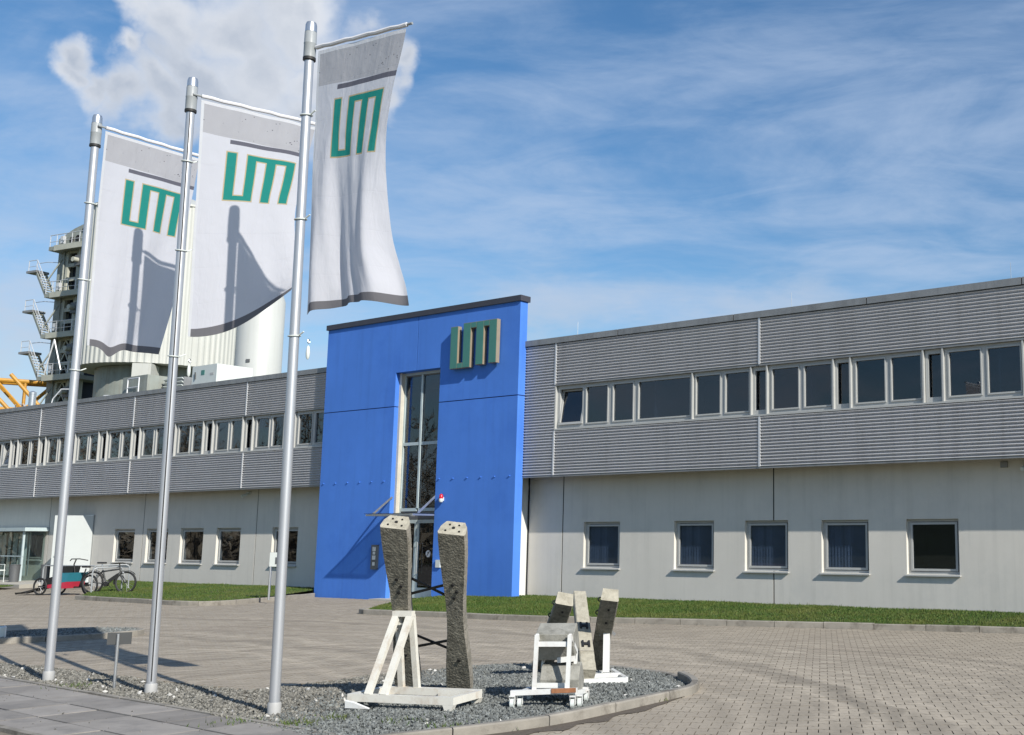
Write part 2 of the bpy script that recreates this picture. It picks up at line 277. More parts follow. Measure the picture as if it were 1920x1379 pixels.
class MB:
    def __init__(self): self.v = []; self.f = []
    def add(self, vs, fs):
        o = len(self.v); self.v += [Vector(p) for p in vs]; self.f += [tuple(o + i for i in f) for f in fs]; return self
    def obox(self, c, ax, ay, az):       # centre and three half axes
        c, ax, ay, az = Vector(c), Vector(ax), Vector(ay), Vector(az)
        vs = [c + ax * i + ay * j + az * k for k in (-1, 1) for j in (-1, 1) for i in (-1, 1)]
        return self.add(vs, [(0, 2, 3, 1), (4, 5, 7, 6), (0, 1, 5, 4), (2, 6, 7, 3), (0, 4, 6, 2), (1, 3, 7, 5)])
    def box(self, x0, x1, y0, y1, z0, z1):
        return self.obox(((x0 + x1) / 2, (y0 + y1) / 2, (z0 + z1) / 2), ((x1 - x0) / 2, 0, 0), (0, (y1 - y0) / 2, 0), (0, 0, (z1 - z0) / 2))
    def fbox(self, s0, s1, n0, n1, z0, z1):
        return self.obox(P((s0 + s1) / 2, (n0 + n1) / 2, (z0 + z1) / 2), EX * ((s1 - s0) / 2), EY * ((n1 - n0) / 2), EZ * ((z1 - z0) / 2))
    def bar(self, a, b, w, h, up=(0, 0, 1)):
        a, b = Vector(a), Vector(b); d = b - a; L = d.length; d.normalize(); up = Vector(up)
        if abs(d.dot(up)) > .98: up = Vector((0, 1, 0))
        x = d.cross(up).normalized(); y = x.cross(d).normalized()
        return self.obox((a + b) / 2, x * (w / 2), d * (L / 2), y * (h / 2))
    def tube(self, a, b, r, n=10, r2=None):
        a, b = Vector(a), Vector(b); d = (b - a).normalized(); up = Vector((0, 0, 1)) if abs(d.z) < .9 else Vector((1, 0, 0))
        x = d.cross(up).normalized(); y = d.cross(x); r2 = r if r2 is None else r2
        vs = [a + (x * math.cos(t) + y * math.sin(t)) * r for t in [2 * math.pi * i / n for i in range(n)]] + \
             [b + (x * math.cos(t) + y * math.sin(t)) * r2 for t in [2 * math.pi * i / n for i in range(n)]]
        return self.add(vs, [(i, i + n, (i + 1) % n + n, (i + 1) % n) for i in range(n)] + [tuple(range(n)), tuple(range(2 * n - 1, n - 1, -1))])
    def path(self, pts, r, n=8):
        for p, q in zip(pts[:-1], pts[1:]): self.tube(p, q, r, n)
        return self
    def torus(self, c, axis, R_, r, n=28, m=8):
        c = Vector(c); ax = Vector(axis).normalized(); up = Vector((0, 0, 1)) if abs(ax.z) < .9 else Vector((1, 0, 0))
        x = ax.cross(up).normalized(); y = ax.cross(x); vs = []; fs = []
        for i in range(n):
            t = 2 * math.pi * i / n; e = x * math.cos(t) + y * math.sin(t)
            for j in range(m):
                u = 2 * math.pi * j / m; vs.append(c + e * (R_ + r * math.cos(u)) + ax * (r * math.sin(u)))
        for i in range(n):
            for j in range(m):
                fs.append((i * m + j, ((i + 1) % n) * m + j, ((i + 1) % n) * m + (j + 1) % m, i * m + (j + 1) % m))
        return self.add(vs, fs)
    def lathe(self, c, prof, n=20, axis=None):
        c = Vector(c); vs = []; fs = []; k = len(prof)
        for i in range(n):
            t = 2 * math.pi * i / n
            for (r, z) in prof: vs.append(c + Vector((r * math.cos(t), r * math.sin(t), z)))
        for i in range(n):
            for j in range(k - 1):
                fs.append((i * k + j, ((i + 1) % n) * k + j, ((i + 1) % n) * k + j + 1, i * k + j + 1))
        fs.append(tuple(i * k for i in range(n))[::-1]); fs.append(tuple(i * k + k - 1 for i in range(n)))
        return self.add(vs, fs)
    def prism(self, poly, d):            # polygon (list of 3D points) pushed by vector d
        n = len(poly); d = Vector(d); a = [Vector(p) for p in poly]
        return self.add(a + [p + d for p in a], [tuple(range(n))[::-1], tuple(range(n, 2 * n))] + [(i, (i + 1) % n, (i + 1) % n + n, i + n) for i in range(n)])
    def mesh(self, name, m, smooth=False, inv=None):
        me = bpy.data.meshes.new(name)
        vs = self.v if inv is None else [inv @ p for p in self.v]
        me.from_pydata([tuple(p) for p in vs], [], self.f); me.update()
        import bmesh
        bm = bmesh.new(); bm.from_mesh(me); bmesh.ops.recalc_face_normals(bm, faces=bm.faces); bm.to_mesh(me); bm.free()
        me.materials.append(m)
        if smooth:
            for p in me.polygons: p.use_smooth = True
            try: me.set_sharp_from_angle(angle=R(38))
            except Exception: pass
        return me
    def build(self, name, m, parent=None, smooth=False, label=None):
        inv = None
        if parent is not None: inv = wmat(parent).inverted()
        me = self.mesh(name, MT[m] if isinstance(m, str) else m, smooth, inv)
        o = bpy.data.objects.new(name, me); col.objects.link(o)
        if parent is not None: o.parent = parent
        if label: o['label'] = label
        return o
def wmat(o):
    m = Matrix.LocRotScale(o.location, o.rotation_euler, o.scale)
    return m if o.parent is None else wmat(o.parent) @ m
def tag(o, label=None, cat=None, group=None, kind=None):
    if label: o['label'] = label
    if cat: o['category'] = cat
    if group: o['group'] = group
    if kind: o['kind'] = kind
    return o
def thing(name, label, cat, loc, rz=0.0, group=None):
    e = bpy.data.objects.new(name, None); e.location = loc; e.rotation_euler = (0, 0, rz); e.empty_display_size = .2
    col.objects.link(e); return tag(e, label, cat, group)
def structure_empty(name, loc=(0, 0, 0)):
    e = bpy.data.objects.new(name, None); e.location = loc; col.objects.link(e); return tag(e, kind='structure')
def stuff(name, verts, faces, m, parent=None, smooth=False):
    me = bpy.data.meshes.new(name); V = np.asarray(verts, dtype=np.float32); F = np.asarray(faces, dtype=np.int32)
    me.vertices.add(len(V)); me.vertices.foreach_set('co', V.ravel())
    k = F.shape[1]; me.loops.add(F.size); me.loops.foreach_set('vertex_index', F.ravel())
    me.polygons.add(len(F)); me.polygons.foreach_set('loop_start', np.arange(0, F.size, k, dtype=np.int32))
    me.update(calc_edges=True); me.validate()
    me.materials.append(MT[m] if isinstance(m, str) else m)
    me.polygons.foreach_set('use_smooth', np.full(len(F), bool(smooth), dtype=bool))
    o = bpy.data.objects.new(name, me); col.objects.link(o); o.parent = parent; o['kind'] = 'stuff'
    return o
def inside(x, y, poly):
    c = False; n = len(poly); j = n - 1
    for i in range(n):
        xi, yi = poly[i][0], poly[i][1]; xj, yj = poly[j][0], poly[j][1]
        if (yi > y) != (yj > y) and x < (xj - xi) * (y - yi) / (yj - yi) + xi: c = not c
        j = i
    return c
def inside_np(X, Y, poly):
    c = np.zeros(X.shape, bool); n = len(poly); j = n - 1
    for i in range(n):
        xi, yi = poly[i][0], poly[i][1]; xj, yj = poly[j][0], poly[j][1]
        if yi != yj:
            c ^= ((yi > Y) != (yj > Y)) & (X < (xj - xi) * (Y - yi) / (yj - yi) + xi)
        j = i
    return c
def smooth_line(pts, step):
    out = [Vector(pts[0])]
    for a, b in zip(pts[:-1], pts[1:]):
        a, b = Vector(a), Vector(b); n = max(1, int((b - a).length / step))
        for i in range(1, n + 1): out.append(a.lerp(b, i / n))
    return out
def catmull(pts, per=6):
    p = [Vector(q) for q in pts]; p = [p[0] * 2 - p[1]] + p + [p[-1] * 2 - p[-2]]; out = []
    for i in range(1, len(p) - 2):
        for k in range(per):
            t = k / per; a, b, c, d = p[i - 1], p[i], p[i + 1], p[i + 2]
            out.append(.5 * ((2 * b) + (c - a) * t + (2 * a - 5 * b + 4 * c - d) * t * t + (3 * b - a - 3 * c + d) * t ** 3))
    out.append(p[-2]); return out
NB, NC, NW = 22.17, 22.45, 23.07
def F2(s, n): p = P(s, n); return (p.x, p.y)

# ------------------------------------------------------------------ ground
g = MB(); S_ = 1500.0
g.add([(-S_, -S_, -.06), (S_, -S_, -.06), (S_, S_, -.06), (-S_, S_, -.06)], [(0, 1, 2, 3)])
tag(g.build('ground', 'earth'), kind='structure')

# outlines on the ground (metres)
BED = [(-13.5, 18.4), (-10.54, 16.36), (-9.85, 15.88), (-9.02, 15.5), (-8.62, 15.19), (-7.55, 14.53), (-6.75, 13.97), (-5.95, 13.50), (-5.74, 13.46),
       (-5.4, 13.84), (-4.87, 14.84), (-4.3, 15.5), (-3.59, 16.02), (-3.1, 16.30), (-2.6, 16.22), (-1.88, 15.75), (-1.54, 15.44), (-1.12, 15.01),
       (-.90, 14.5), (-.76, 14.0), (-.70, 13.45), (-.84, 12.95), (-1.5, 11.72), (-1.95, 10.98), (-2.55, 10.38), (-3.3, 9.75), (-3.45, 9.6),
       (-3.3, 9.72), (-4.02, 10.42), (-6.10, 12.20), (-7.70, 13.38), (-9.06, 14.17), (-10.6, 15.2), (-13.5, 17.2)]
ISL = [(-14.6, 18.1), (-13.3, 18.86), (-12.42, 19.45), (-11.68, 20.05), (-11.22, 20.83), (-11.22, 21.3), (-11.6, 21.62), (-12.13, 21.62), (-12.93, 21.16), (-13.6, 20.5), (-14.6, 19.6)]
LAWN_R = [F2(*q) for q in [(-22.15, 17.66), (-19.76, 17.91), (-18.0, 18.00), (-16.88, 18.19), (-15.46, 18.64), (-12.76, 19.36), (-7.51, 20.66), (-2, 21.88), (2, 22.75), (2, 23.05),
        (-22.3, 23.05), (-22.3, 22.43), (-22.07, 22.43), (-22.07, 22.17), (-24.5, 22.17), (-24.45, 21.2), (-24.0, 20.0), (-23.3, 18.9), (-22.6, 18.05)]]
LAWN_L = [F2(*q) for q in [(-34.63, 17.40), (-30.9, 17.40), (-29.4, 17.38), (-28.72, 17.62), (-28.66, 18.3), (-29.0, 19.3), (-29.42, 20.24), (-30.0, 21.5), (-30.41, 22.14), (-30.41, 23.05),
        (-44.0, 23.05), (-41.5, 21.9), (-38.6, 20.0), (-36.5, 18.6)]]
GRASS_FAR = [F2(*q) for q in [(-43.6, 17.9), (-42.8, 18.6), (-44.9, 20.3), (-60, 20.3), (-60, 17.9)]]
TERR = [F2(*q) for q in [(-44.9, 20.45), (-46.2, 23.06), (-62, 23.06), (-62, 20.45)]]
SLABLINE = [(-13.5, 17.18), (-3.3, 9.70)]

yard = structure_empty('yard')
bed_sand = MB(); bed_sand.add([(-60, 3, -.02), (30, 3, -.02), (30, 60, -.02), (-60, 60, -.02)], [(0, 1, 2, 3)])
o = bed_sand.build('joint_bed', 'sand', yard)

def paver_outline(Lu, Wv, e, gap):
    a = Lu / 2 - gap / 2; b = Lu / 4; t = .013; w = Wv / 2 - gap / 2
    top = [(-a, w + e), (-b - t, w + e), (-b + t, w - e), (b - t, w - e), (b + t, w + e), (a, w + e)]
    return top + [(x, -y) for x, y in reversed(top)]
PU, PV = .20, .165
ol = paver_outline(PU, PV, .013, .009)
th = R(-3.5); cu, su = math.cos(th), math.sin(th)
def slab_side(x, y):       # true on the slab-paving side of its edge
    (x0, y0), (x1, y1) = SLABLINE
    return (x1 - x0) * (y - y0) - (y1 - y0) * (x - x0) < 0
nu, nv = 330, 330
I, J = np.meshgrid(np.arange(-nu, nu), np.arange(-nv // 4, nv * 1), indexing='ij')
U = (I + .5 * (J % 2)) * PU; V = J * PV
X = U * cu - V * su + 0.0; Y = U * su + V * cu + 9.0
keep = (Y > 9.3) & (Y < 40.5) & (X > -.70 * Y - .6) & (X < .26 * Y + .6)
for poly in (BED, ISL, LAWN_R, LAWN_L, GRASS_FAR, TERR): keep &= ~inside_np(X, Y, poly)
(x0, y0), (x1, y1) = SLABLINE
keep &= ((x1 - x0) * (Y - y0) - (y1 - y0) * (X - x0)) > .0
s_, n_ = X * EX.x + Y * EX.y, X * EY.x + Y * EY.y
keep &= n_ < 22.95
keep &= ~((s_ > -30.4) & (s_ < -27.0) & (n_ > 22.1)) & ~((s_ > -25.3) & (n_ > 22.1))
px, py = X[keep], Y[keep]
order = np.argsort(px ** 2 + py ** 2); px, py = px[order], py[order]
# those largest in view stand as single stones
vis = (px > -.655 * py) & (px < .238 * py) & (py > 10.35)
idx = np.where(vis)[0][:300]
k = len(ol)
side_f = [[i, (i + 1) % k, (i + 1) % k + k, i + k] for i in range(k)]
cap_f = [[0, 1, 10, 11], [1, 2, 9, 10], [2, 3, 8, 9], [3, 4, 7, 8], [4, 5, 6, 7]]
side_f = [f[::-1] for f in side_f]; cap_f = [f[::-1] for f in cap_f]
pmesh = bpy.data.meshes.new('paver'); pmesh.from_pydata([(x, y, 0) for x, y in ol] + [(x, y, -.016) for x, y in ol], [], side_f + cap_f); pmesh.update()
pmesh.materials.append(MT['paver']); pmesh.materials.append(MT['sand'])
for f in pmesh.polygons[:k]: f.material_index = 1
for i in idx:
    o = bpy.data.objects.new('paver', pmesh); col.objects.link(o); o.parent = yard
    o.location = (float(px[i]), float(py[i]), rnd.uniform(-.0015, .0015)); o.rotation_euler = (rnd.uniform(-.004, .004), rnd.uniform(-.004, .004), th + rnd.uniform(-.006, .006))
rest = np.ones(len(px), bool); rest[idx] = False
rx, ry = px[rest], py[rest]
rng = np.random.default_rng(3)
oa = np.array(ol); rot = th + rng.uniform(-.006, .006, len(rx)); cz, sz = np.cos(rot)[:, None], np.sin(rot)[:, None]
vx = rx[:, None] + oa[None, :, 0] * cz - oa[None, :, 1] * sz; vy = ry[:, None] + oa[None, :, 0] * sz + oa[None, :, 1] * cz
tz = rng.uniform(-.002, .002, len(rx))[:, None] + np.zeros_like(vx)
top = np.stack([vx, vy, tz], -1); bot = np.stack([vx, vy, tz - .016], -1)
Vv = np.concatenate([top, bot], 1).reshape(-1, 3); base = (np.arange(len(rx)) * 2 * k)[:, None]
quads = np.concatenate([base + np.array([f]) for f in side_f], 0); capq = np.concatenate([base + np.array([f]) for f in cap_f], 0)
pf = stuff('paver_field', Vv, np.concatenate([quads, capq]), 'paver', yard); pf.data.materials.append(MT['sand'])
mi = np.zeros(len(pf.data.polygons), dtype=np.int32); mi[:len(quads)] = 1; pf.data.polygons.foreach_set('material_index', mi)

# slab paving in the near left corner
walk = structure_empty('footpath')
ang = R(-36.6); du = Vector((math.cos(ang), math.sin(ang), 0)); dn = Vector((-math.sin(ang), math.cos(ang), 0))
o0 = Vector((-7.14, 12.25, 0))
MB().obox(o0 + dn * -1.2 - EZ * .07, du * 9, dn * 1.74, EZ * .045).build('slab_bed', 'sand', walk)
sl = .675; rows = [(.012, .50), (-.548, -.012), (-.985, -.572)]
for r_i, (a, b) in enumerate(rows):
    for c_i in range(-7, 8):
        x0 = c_i * sl + .006; x1 = (c_i + 1) * sl - .006; cc = o0 + du * ((x0 + x1) / 2) + dn * ((a + b) / 2) + EZ * (-.02 + rnd.uniform(-.004, .004))
        m = MB(); tx = rnd.uniform(-.004, .004); ty = rnd.uniform(-.004, .004)
        m.obox(cc, du * ((x1 - x0) / 2) + EZ * tx * .4, dn * ((b - a) / 2) + EZ * ty * .3, EZ * .03); m.build('slab', 'slab', walk)
for c_i in range(-5, 6):
    for off, w in ((.548, .032), (-1.03, .035)):
        cc = o0 + du * ((c_i + .5) * 1.0) + dn * off + EZ * (-.012 + rnd.uniform(-.003, .003))
        MB().obox(cc, du * .494, dn * w, EZ * .03).build('edging_stone', 'kerb', walk)

# gravel bed: uneven ground sheet and loose stones
def bed_h(x, y):
    d = math.exp(-(((x + 2.9) / 1.6) ** 2 + ((y - 13.5) / 1.5) ** 2)) * .05
    return d + .012 * math.sin(x * 3.1 + y) * math.sin(y * 2.3) + (-.004)
def sheet(name, poly, m, zf, step, parent=None, kind='structure'):
    xs = [p[0] for p in poly]; ys = [p[1] for p in poly]
    import bmesh
    bm = bmesh.new(); vs = [bm.verts.new((x, y, 0)) for x, y in poly]; 
    f = bm.faces.new(vs); bmesh.ops.triangulate(bm, faces=[f])
    nx = int((max(xs) - min(xs)) / step); ny = int((max(ys) - min(ys)) / step)
    for i in range(1, nx + 1):
        bmesh.ops.bisect_plane(bm, geom=bm.verts[:] + bm.edges[:] + bm.faces[:], plane_co=(min(xs) + i * step, 0, 0), plane_no=(1, 0, 0))
    for j in range(1, ny + 1):
        bmesh.ops.bisect_plane(bm, geom=bm.verts[:] + bm.edges[:] + bm.faces[:], plane_co=(0, min(ys) + j * step, 0), plane_no=(0, 1, 0))
    for v in bm.verts: v.co.z = zf(v.co.x, v.co.y)
    bmesh.ops.recalc_face_normals(bm, faces=bm.faces)
    if bm.faces and sum(f.normal.z for f in bm.faces) < 0: bmesh.ops.reverse_faces(bm, faces=bm.faces)
    me = bpy.data.meshes.new(name); bm.to_mesh(me); bm.free(); me.materials.append(MT[m])
    o = bpy.data.objects.new(name, me); col.objects.link(o); o.parent = parent; tag(o, kind=kind); return o
BEDP = BED[:26] + BED[28:]
gb = sheet('gravel_bed', BEDP, 'gravel_bed', lambda x, y: bed_h(x, y) - .012, .4)
def scatter(poly, n, seed):
    r = np.random.default_rng(seed); xs = [p[0] for p in poly]; ys = [p[1] for p in poly]
    X = r.uniform(min(xs), max(xs), n * 4); Y = r.uniform(min(ys), max(ys), n * 4); k = inside_np(X, Y, poly); return X[k][:n], Y[k][:n], r
def stones(name, poly, n, smin, smax, m, hf, seed, parent, cond=None):
    X, Y, r = scatter(poly, n, seed)
    v = (X > -.68 * Y - .3) & (X < .25 * Y + .3) & (Y > 9.8)
    if cond is not None: v &= cond(X, Y, r)
    X, Y = X[v], Y[v]; n = len(X)
    base = np.array([(1, 0, 0), (.3, .95, .1), (-.8, .6, -.1), (-.8, -.6, .1), (.3, -.95, -.1), (0.1, 0.1, .8), (0, 0, -.7)])
    F = np.array([(0, 1, 5), (1, 2, 5), (2, 3, 5), (3, 4, 5), (4, 0, 5), (1, 0, 6), (2, 1, 6), (3, 2, 6), (4, 3, 6), (0, 4, 6)])
    jit = base[None] * r.uniform(.65, 1.3, (n, 7, 1)); sz = r.uniform(smin, smax, n)[:, None, None]; sc = np.stack([np.ones(n), r.uniform(.55, .95, n), r.uniform(.4, .8, n)], -1)[:, None]
    q = r.normal(size=(n, 4)); q /= np.linalg.norm(q, axis=1)[:, None]; w, x, y, z = q.T
    Rm = np.stack([np.stack([1 - 2 * (y * y + z * z), 2 * (x * y - w * z), 2 * (x * z + w * y)], -1), np.stack([2 * (x * y + w * z), 1 - 2 * (x * x + z * z), 2 * (y * z - w * x)], -1),
                   np.stack([2 * (x * z - w * y), 2 * (y * z + w * x), 1 - 2 * (x * x + y * y)], -1)], 1)
    vv = np.einsum('nij,nkj->nki', Rm, jit * sc) * sz
    h = np.array([hf(a, b) for a, b in zip(X, Y)]); vv += np.stack([X, Y, h + r.uniform(-.004, .010, n)], -1)[:, None]
    stuff(name, vv.reshape(-1, 3), (F[None] + (np.arange(n) * 7)[:, None, None]).reshape(-1, 3), m, parent)
def east(X, Y, r):
    return X + (r.uniform(-1, 1, len(X)) * .45) > -4.55 + .10 * (Y - 11)
stones('gravel_stones', BEDP, 60000, .010, .024, 'stone', bed_h, 11, gb, east)
stones('weathered_stones', BEDP, 52000, .010, .024, 'stone_old', bed_h, 12, gb, lambda X, Y, r: ~east(X, Y, r))
stones('pale_pebbles', BEDP, 170, .015, .034, 'stone_white', lambda x, y: bed_h(x, y) + .012, 13, gb, lambda X, Y, r: r.uniform(0, 1, len(X)) < np.where(X < -4.2, .9, .25))

SLABP = [tuple((o0 + du * a + dn * b)[:2]) for a, b in ((-4, .5), (4.2, .5), (4.2, -1.0), (-4, -1.0))]
stones('stray_pebbles', SLABP, 110, .004, .013, 'stone_old', lambda x, y: .012, 14, walk)
# kerbs
def kerb(name, pts, w=.10, h=.12, L=1.0, closed=False, z0=-.03, per=5):
    k = structure_empty(name, tuple(pts[0]) + (0,))
    line = catmull([Vector((x, y, 0)) for x, y in pts], per); acc = [0.0]
    for a, b in zip(line[:-1], line[1:]): acc.append(acc[-1] + (b - a).length)
    def at(t):
        for i in range(len(acc) - 1):
            if acc[i + 1] >= t: return line[i].lerp(line[i + 1], (t - acc[i]) / max(1e-6, acc[i + 1] - acc[i]))
        return line[-1]
    n = max(1, round(acc[-1] / L)); LL = acc[-1] / n
    for i in range(n):
        t0, t1 = i * LL + .006, (i + 1) * LL - .006; seg = 4; vs = []; fs = []; dz = rnd.uniform(-.006, .006)
        for j in range(seg + 1):
            t = t0 + (t1 - t0) * j / seg; c = at(t); d = (at(min(acc[-1], t + .03)) - at(max(0, t - .03))).normalized(); q = Vector((-d.y, d.x, 0))
            b = .014
            for (u, z) in ((w / 2, z0), (w / 2, h - b), (w / 2 - b, h), (-w / 2 + b, h), (-w / 2, h - b), (-w / 2, z0)):
                vs.append(c + q * u + EZ * (z + dz))
        for j in range(seg):
            for a in range(5): fs.append((j * 6 + a, j * 6 + a + 1, (j + 1) * 6 + a + 1, (j + 1) * 6 + a))
        fs.append(tuple(range(6))); fs.append(tuple(seg * 6 + a for a in range(6))[::-1])
        m = MB(); m.add(vs, fs); m.build('kerb_stone', 'kerb', k)
    return k
kerb('kerb_lawn_right', [F2(*q) for q in [(-22.75, 18.15), (-22.55, 17.82), (-22.15, 17.66), (-19.76, 17.92), (-18.0, 18.02), (-16.88, 18.20), (-15.46, 18.65), (-12.76, 19.37), (-7.51, 20.67), (-2, 21.9), (1.5, 22.7)]])
kerb('kerb_lawn_left', [F2(*q) for q in [(-34.75, 17.40), (-30.9, 17.35), (-29.4, 17.33), (-28.68, 17.6), (-28.60, 18.3), (-28.95, 19.3), (-29.37, 20.24), (-29.95, 21.5), (-30.3, 22.1)]])
kerb('kerb_lawn_entrance', [F2(*q) for q in [(-22.75, 18.2), (-23.35, 18.95), (-24.05, 20.0), (-24.5, 21.2), (-24.55, 22.1)]], h=.05)
kerb('kerb_gravel_bed', [(-3.4, 9.62), (-2.50, 10.33), (-1.90, 10.93), (-1.45, 11.68), (-.78, 12.92), (-.66, 13.45), (-.72, 14.0), (-.88, 14.52)], h=.095)
kerb('kerb_gravel_far', [(-.9, 14.56), (-1.10, 15.04), (-1.54, 15.48), (-1.88, 15.80), (-2.6, 16.28), (-3.1, 16.35)], h=.02)
kerb('kerb_island', [(-14.6, 18.08), (-13.3, 18.83), (-12.40, 19.42), (-11.64, 20.02), (-11.18, 20.8), (-11.18, 21.3), (-11.6, 21.66), (-12.13, 21.66), (-12.95, 21.2), (-13.6, 20.55), (-14.6, 19.65)], h=.10)
kerb('kerb_far_grass', [F2(*q) for q in [(-43.0, 18.0), (-44.0, 17.85), (-48, 17.85), (-60, 17.85)]], h=.10)

# damp soil along the near kerb
sp = []
inner = catmull([Vector((x, y, 0)) for x, y in [(-3.3, 9.60), (-2.46, 10.28), (-1.86, 10.88), (-1.40, 11.62), (-.74, 12.88)]], 8)
for i, c in enumerate(inner): sp.append((c.x, c.y))
wid = [.42, .40, .36, .34, .42, .36, .30, .26, .34, .40, .34, .30, .24, .18, .22, .30, .26, .20, .14, .16, .24, .26, .20, .14, .12, .18, .20, .16, .12, .10, .06, .03, .01]
edge = []
for i, c in enumerate(inner):
    d = (inner[min(i + 1, len(inner) - 1)] - inner[max(0, i - 1)]).normalized(); q = Vector((d.y, -d.x, 0)); w = wid[min(i, len(wid) - 1)]
    edge.append(((c + q * w).x, (c + q * w).y))
sheet('soil_strip', sp + edge[::-1], 'soil', lambda x, y: .0065, .35)

# island gravel
ib = sheet('island_gravel_bed', ISL, 'gravel_bed', lambda x, y: .06, .5)
stones('island_stones', ISL, 7000, .018, .04, 'stone', lambda x, y: .075, 21, ib)

# lawns
def lawn_h(x, y):
    n = x * EY.x + y * EY.y
    s = x * EX.x + y * EX.y; f0 = 18.0 + max(0, s + 19) * .225; t = min(1, max(0, (n - f0) / max(.8, 23 - f0))); return .088 + .13 * t + .012 * math.sin(x * 1.7) * math.sin(y * 1.3)
def grass(name, poly, dens, hmin, hmax, seed, parent, hf):
    xs = [p[0] for p in poly]; ys = [p[1] for p in poly]
    n = int((max(xs) - min(xs)) * (max(ys) - min(ys)) * dens); r = np.random.default_rng(seed)
    X = r.uniform(min(xs), max(xs), n); Y = r.uniform(min(ys), max(ys), n); k = inside_np(X, Y, poly) & (X > -.69 * Y) & (X < .25 * Y); X, Y = X[k], Y[k]; n = len(X)
    h = np.array([hf(a, b) for a, b in zip(X, Y)]); a = r.uniform(0, 2 * np.pi, n); w = r.uniform(.006, .014, n); H = r.uniform(hmin, hmax, n) * np.where(r.uniform(0, 1, n) < .012, 2.2, 1.0)
    lean = r.uniform(.15, .7, n) * H; la = r.uniform(0, 2 * np.pi, n)
    b0 = np.stack([X + np.cos(a) * w, Y + np.sin(a) * w, h - .01], -1); b1 = np.stack([X - np.cos(a) * w, Y - np.sin(a) * w, h - .01], -1)
    t = np.stack([X + np.cos(la) * lean, Y + np.sin(la) * lean, h + H], -1)
    stuff(name, np.stack([b0, b1, t], 1).reshape(-1, 3), np.arange(3 * n).reshape(-1, 3), 'blade', parent)
for nm, poly, dens, seed in (('lawn_right', LAWN_R, 1900, 31), ('lawn_left', LAWN_L, 800, 32), ('lawn_far', GRASS_FAR, 500, 33)):
    l = sheet(nm, poly, 'grass_ground', lambda x, y: lawn_h(x, y) if nm != 'lawn_far' else .09, .8)
    hf = lawn_h if nm != 'lawn_far' else (lambda x, y: .09)
    grass('grass_blades', poly, dens, .016, .042, seed, l, hf)
# weeds in the gravel and along the kerb foot
for q, (x, y, w, cnt) in enumerate([(-3.98, 11.35, .20, 60), (-3.25, 11.1, .30, 70), (-2.75, 10.75, .25, 60), (-1.02, 12.50, .12, 60), (-4.25, 10.95, .2, 90), (-4.9, 11.0, .2, 60), (-8.0, 13.75, .25, 50), (-2.25, 10.72, .15, 60)]):
    r = np.random.default_rng(50 + q); X = r.normal(x, w * .5, cnt); Y = r.normal(y, w * .5, cnt); a = r.uniform(0, 6.28, cnt); H = r.uniform(.015, .05, cnt); la = r.uniform(0, 6.28, cnt)
    b0 = np.stack([X + np.cos(a) * .007, Y + np.sin(a) * .007, np.zeros(cnt)], -1); b1 = np.stack([X - np.cos(a) * .007, Y - np.sin(a) * .007, np.zeros(cnt)], -1)
    t = np.stack([X + np.cos(la) * H * .7, Y + np.sin(la) * H * .7, H + .01], -1)
    wd = stuff('weeds', np.stack([b0, b1, t], 1).reshape(-1, 3), np.arange(3 * cnt).reshape(-1, 3), 'blade')
    lab = ['green weeds in gravel left of the cream stand', 'wide weed patch in the gravel before the cream stand', 'weeds in gravel beside the near kerb', 'weeds at the foot of the kerb joint', 'weeds at the slab edge of the gravel',
           'thin weeds by the front flagpole foot', 'dry weeds between slabs and left flagpole', 'weeds growing on soil at the kerb in front'][q]
    tag(wd, lab, 'weeds')
# terrace
t = MB(); t.add([(x, y, .12) for x, y in TERR] + [(x, y, -.05) for x, y in TERR], [(0, 1, 2, 3), (0, 4, 5, 1), (1, 5, 6, 2), (2, 6, 7, 3), (3, 7, 4, 0)])
tag(t.build('terrace', 'terrace'), kind='structure')
t = MB(); t.fbox(-27.3, -25.0, 21.75, 22.55, -.03, .045); tag(t.build('door_step', 'terrace'), kind='structure')

# ------------------------------------------------------------------ office building
def corrugated(s0, s1, z0, z1, n0, pitch=.0762, amp=.028):
    m = MB(); seg = 8; N = int(round((z1 - z0) / pitch * seg)); vs = []; fs = []
    for i in range(N + 1):
        z = z0 + (z1 - z0) * i / N; n = n0 - amp * math.sin(2 * math.pi * (z - z0) / pitch)
        vs += [P(s0, n, z), P(s1, n, z)]
    for i in range(N): fs.append((2 * i, 2 * i + 1, 2 * i + 3, 2 * i + 2))
    m.add(vs, fs); return m
def wall_panel(parent, s0, s1, z0, z1, opens, n0, depth, matn='plaster'):
    m = MB(); ops = sorted([(max(a, s0), min(b, s1), c, d) for a, b, c, d in opens if b > s0 and a < s1])
    cuts = sorted(set([s0, s1] + [q for o in ops for q in o[:2]]))
    for a, b in zip(cuts[:-1], cuts[1:]):
        if b - a < 1e-4: continue
        hit = [o for o in ops if o[0] <= a + 1e-6 and o[1] >= b - 1e-6]
        if hit:
            o = hit[0]
            if o[2] > z0: m.fbox(a, b, n0, n0 + depth, z0, o[2])
            m.fbox(a, b, n0, n0 + depth, o[3], z1)
        else: m.fbox(a, b, n0, n0 + depth, z0, z1)
    return m.build('wall_panel', matn, parent)
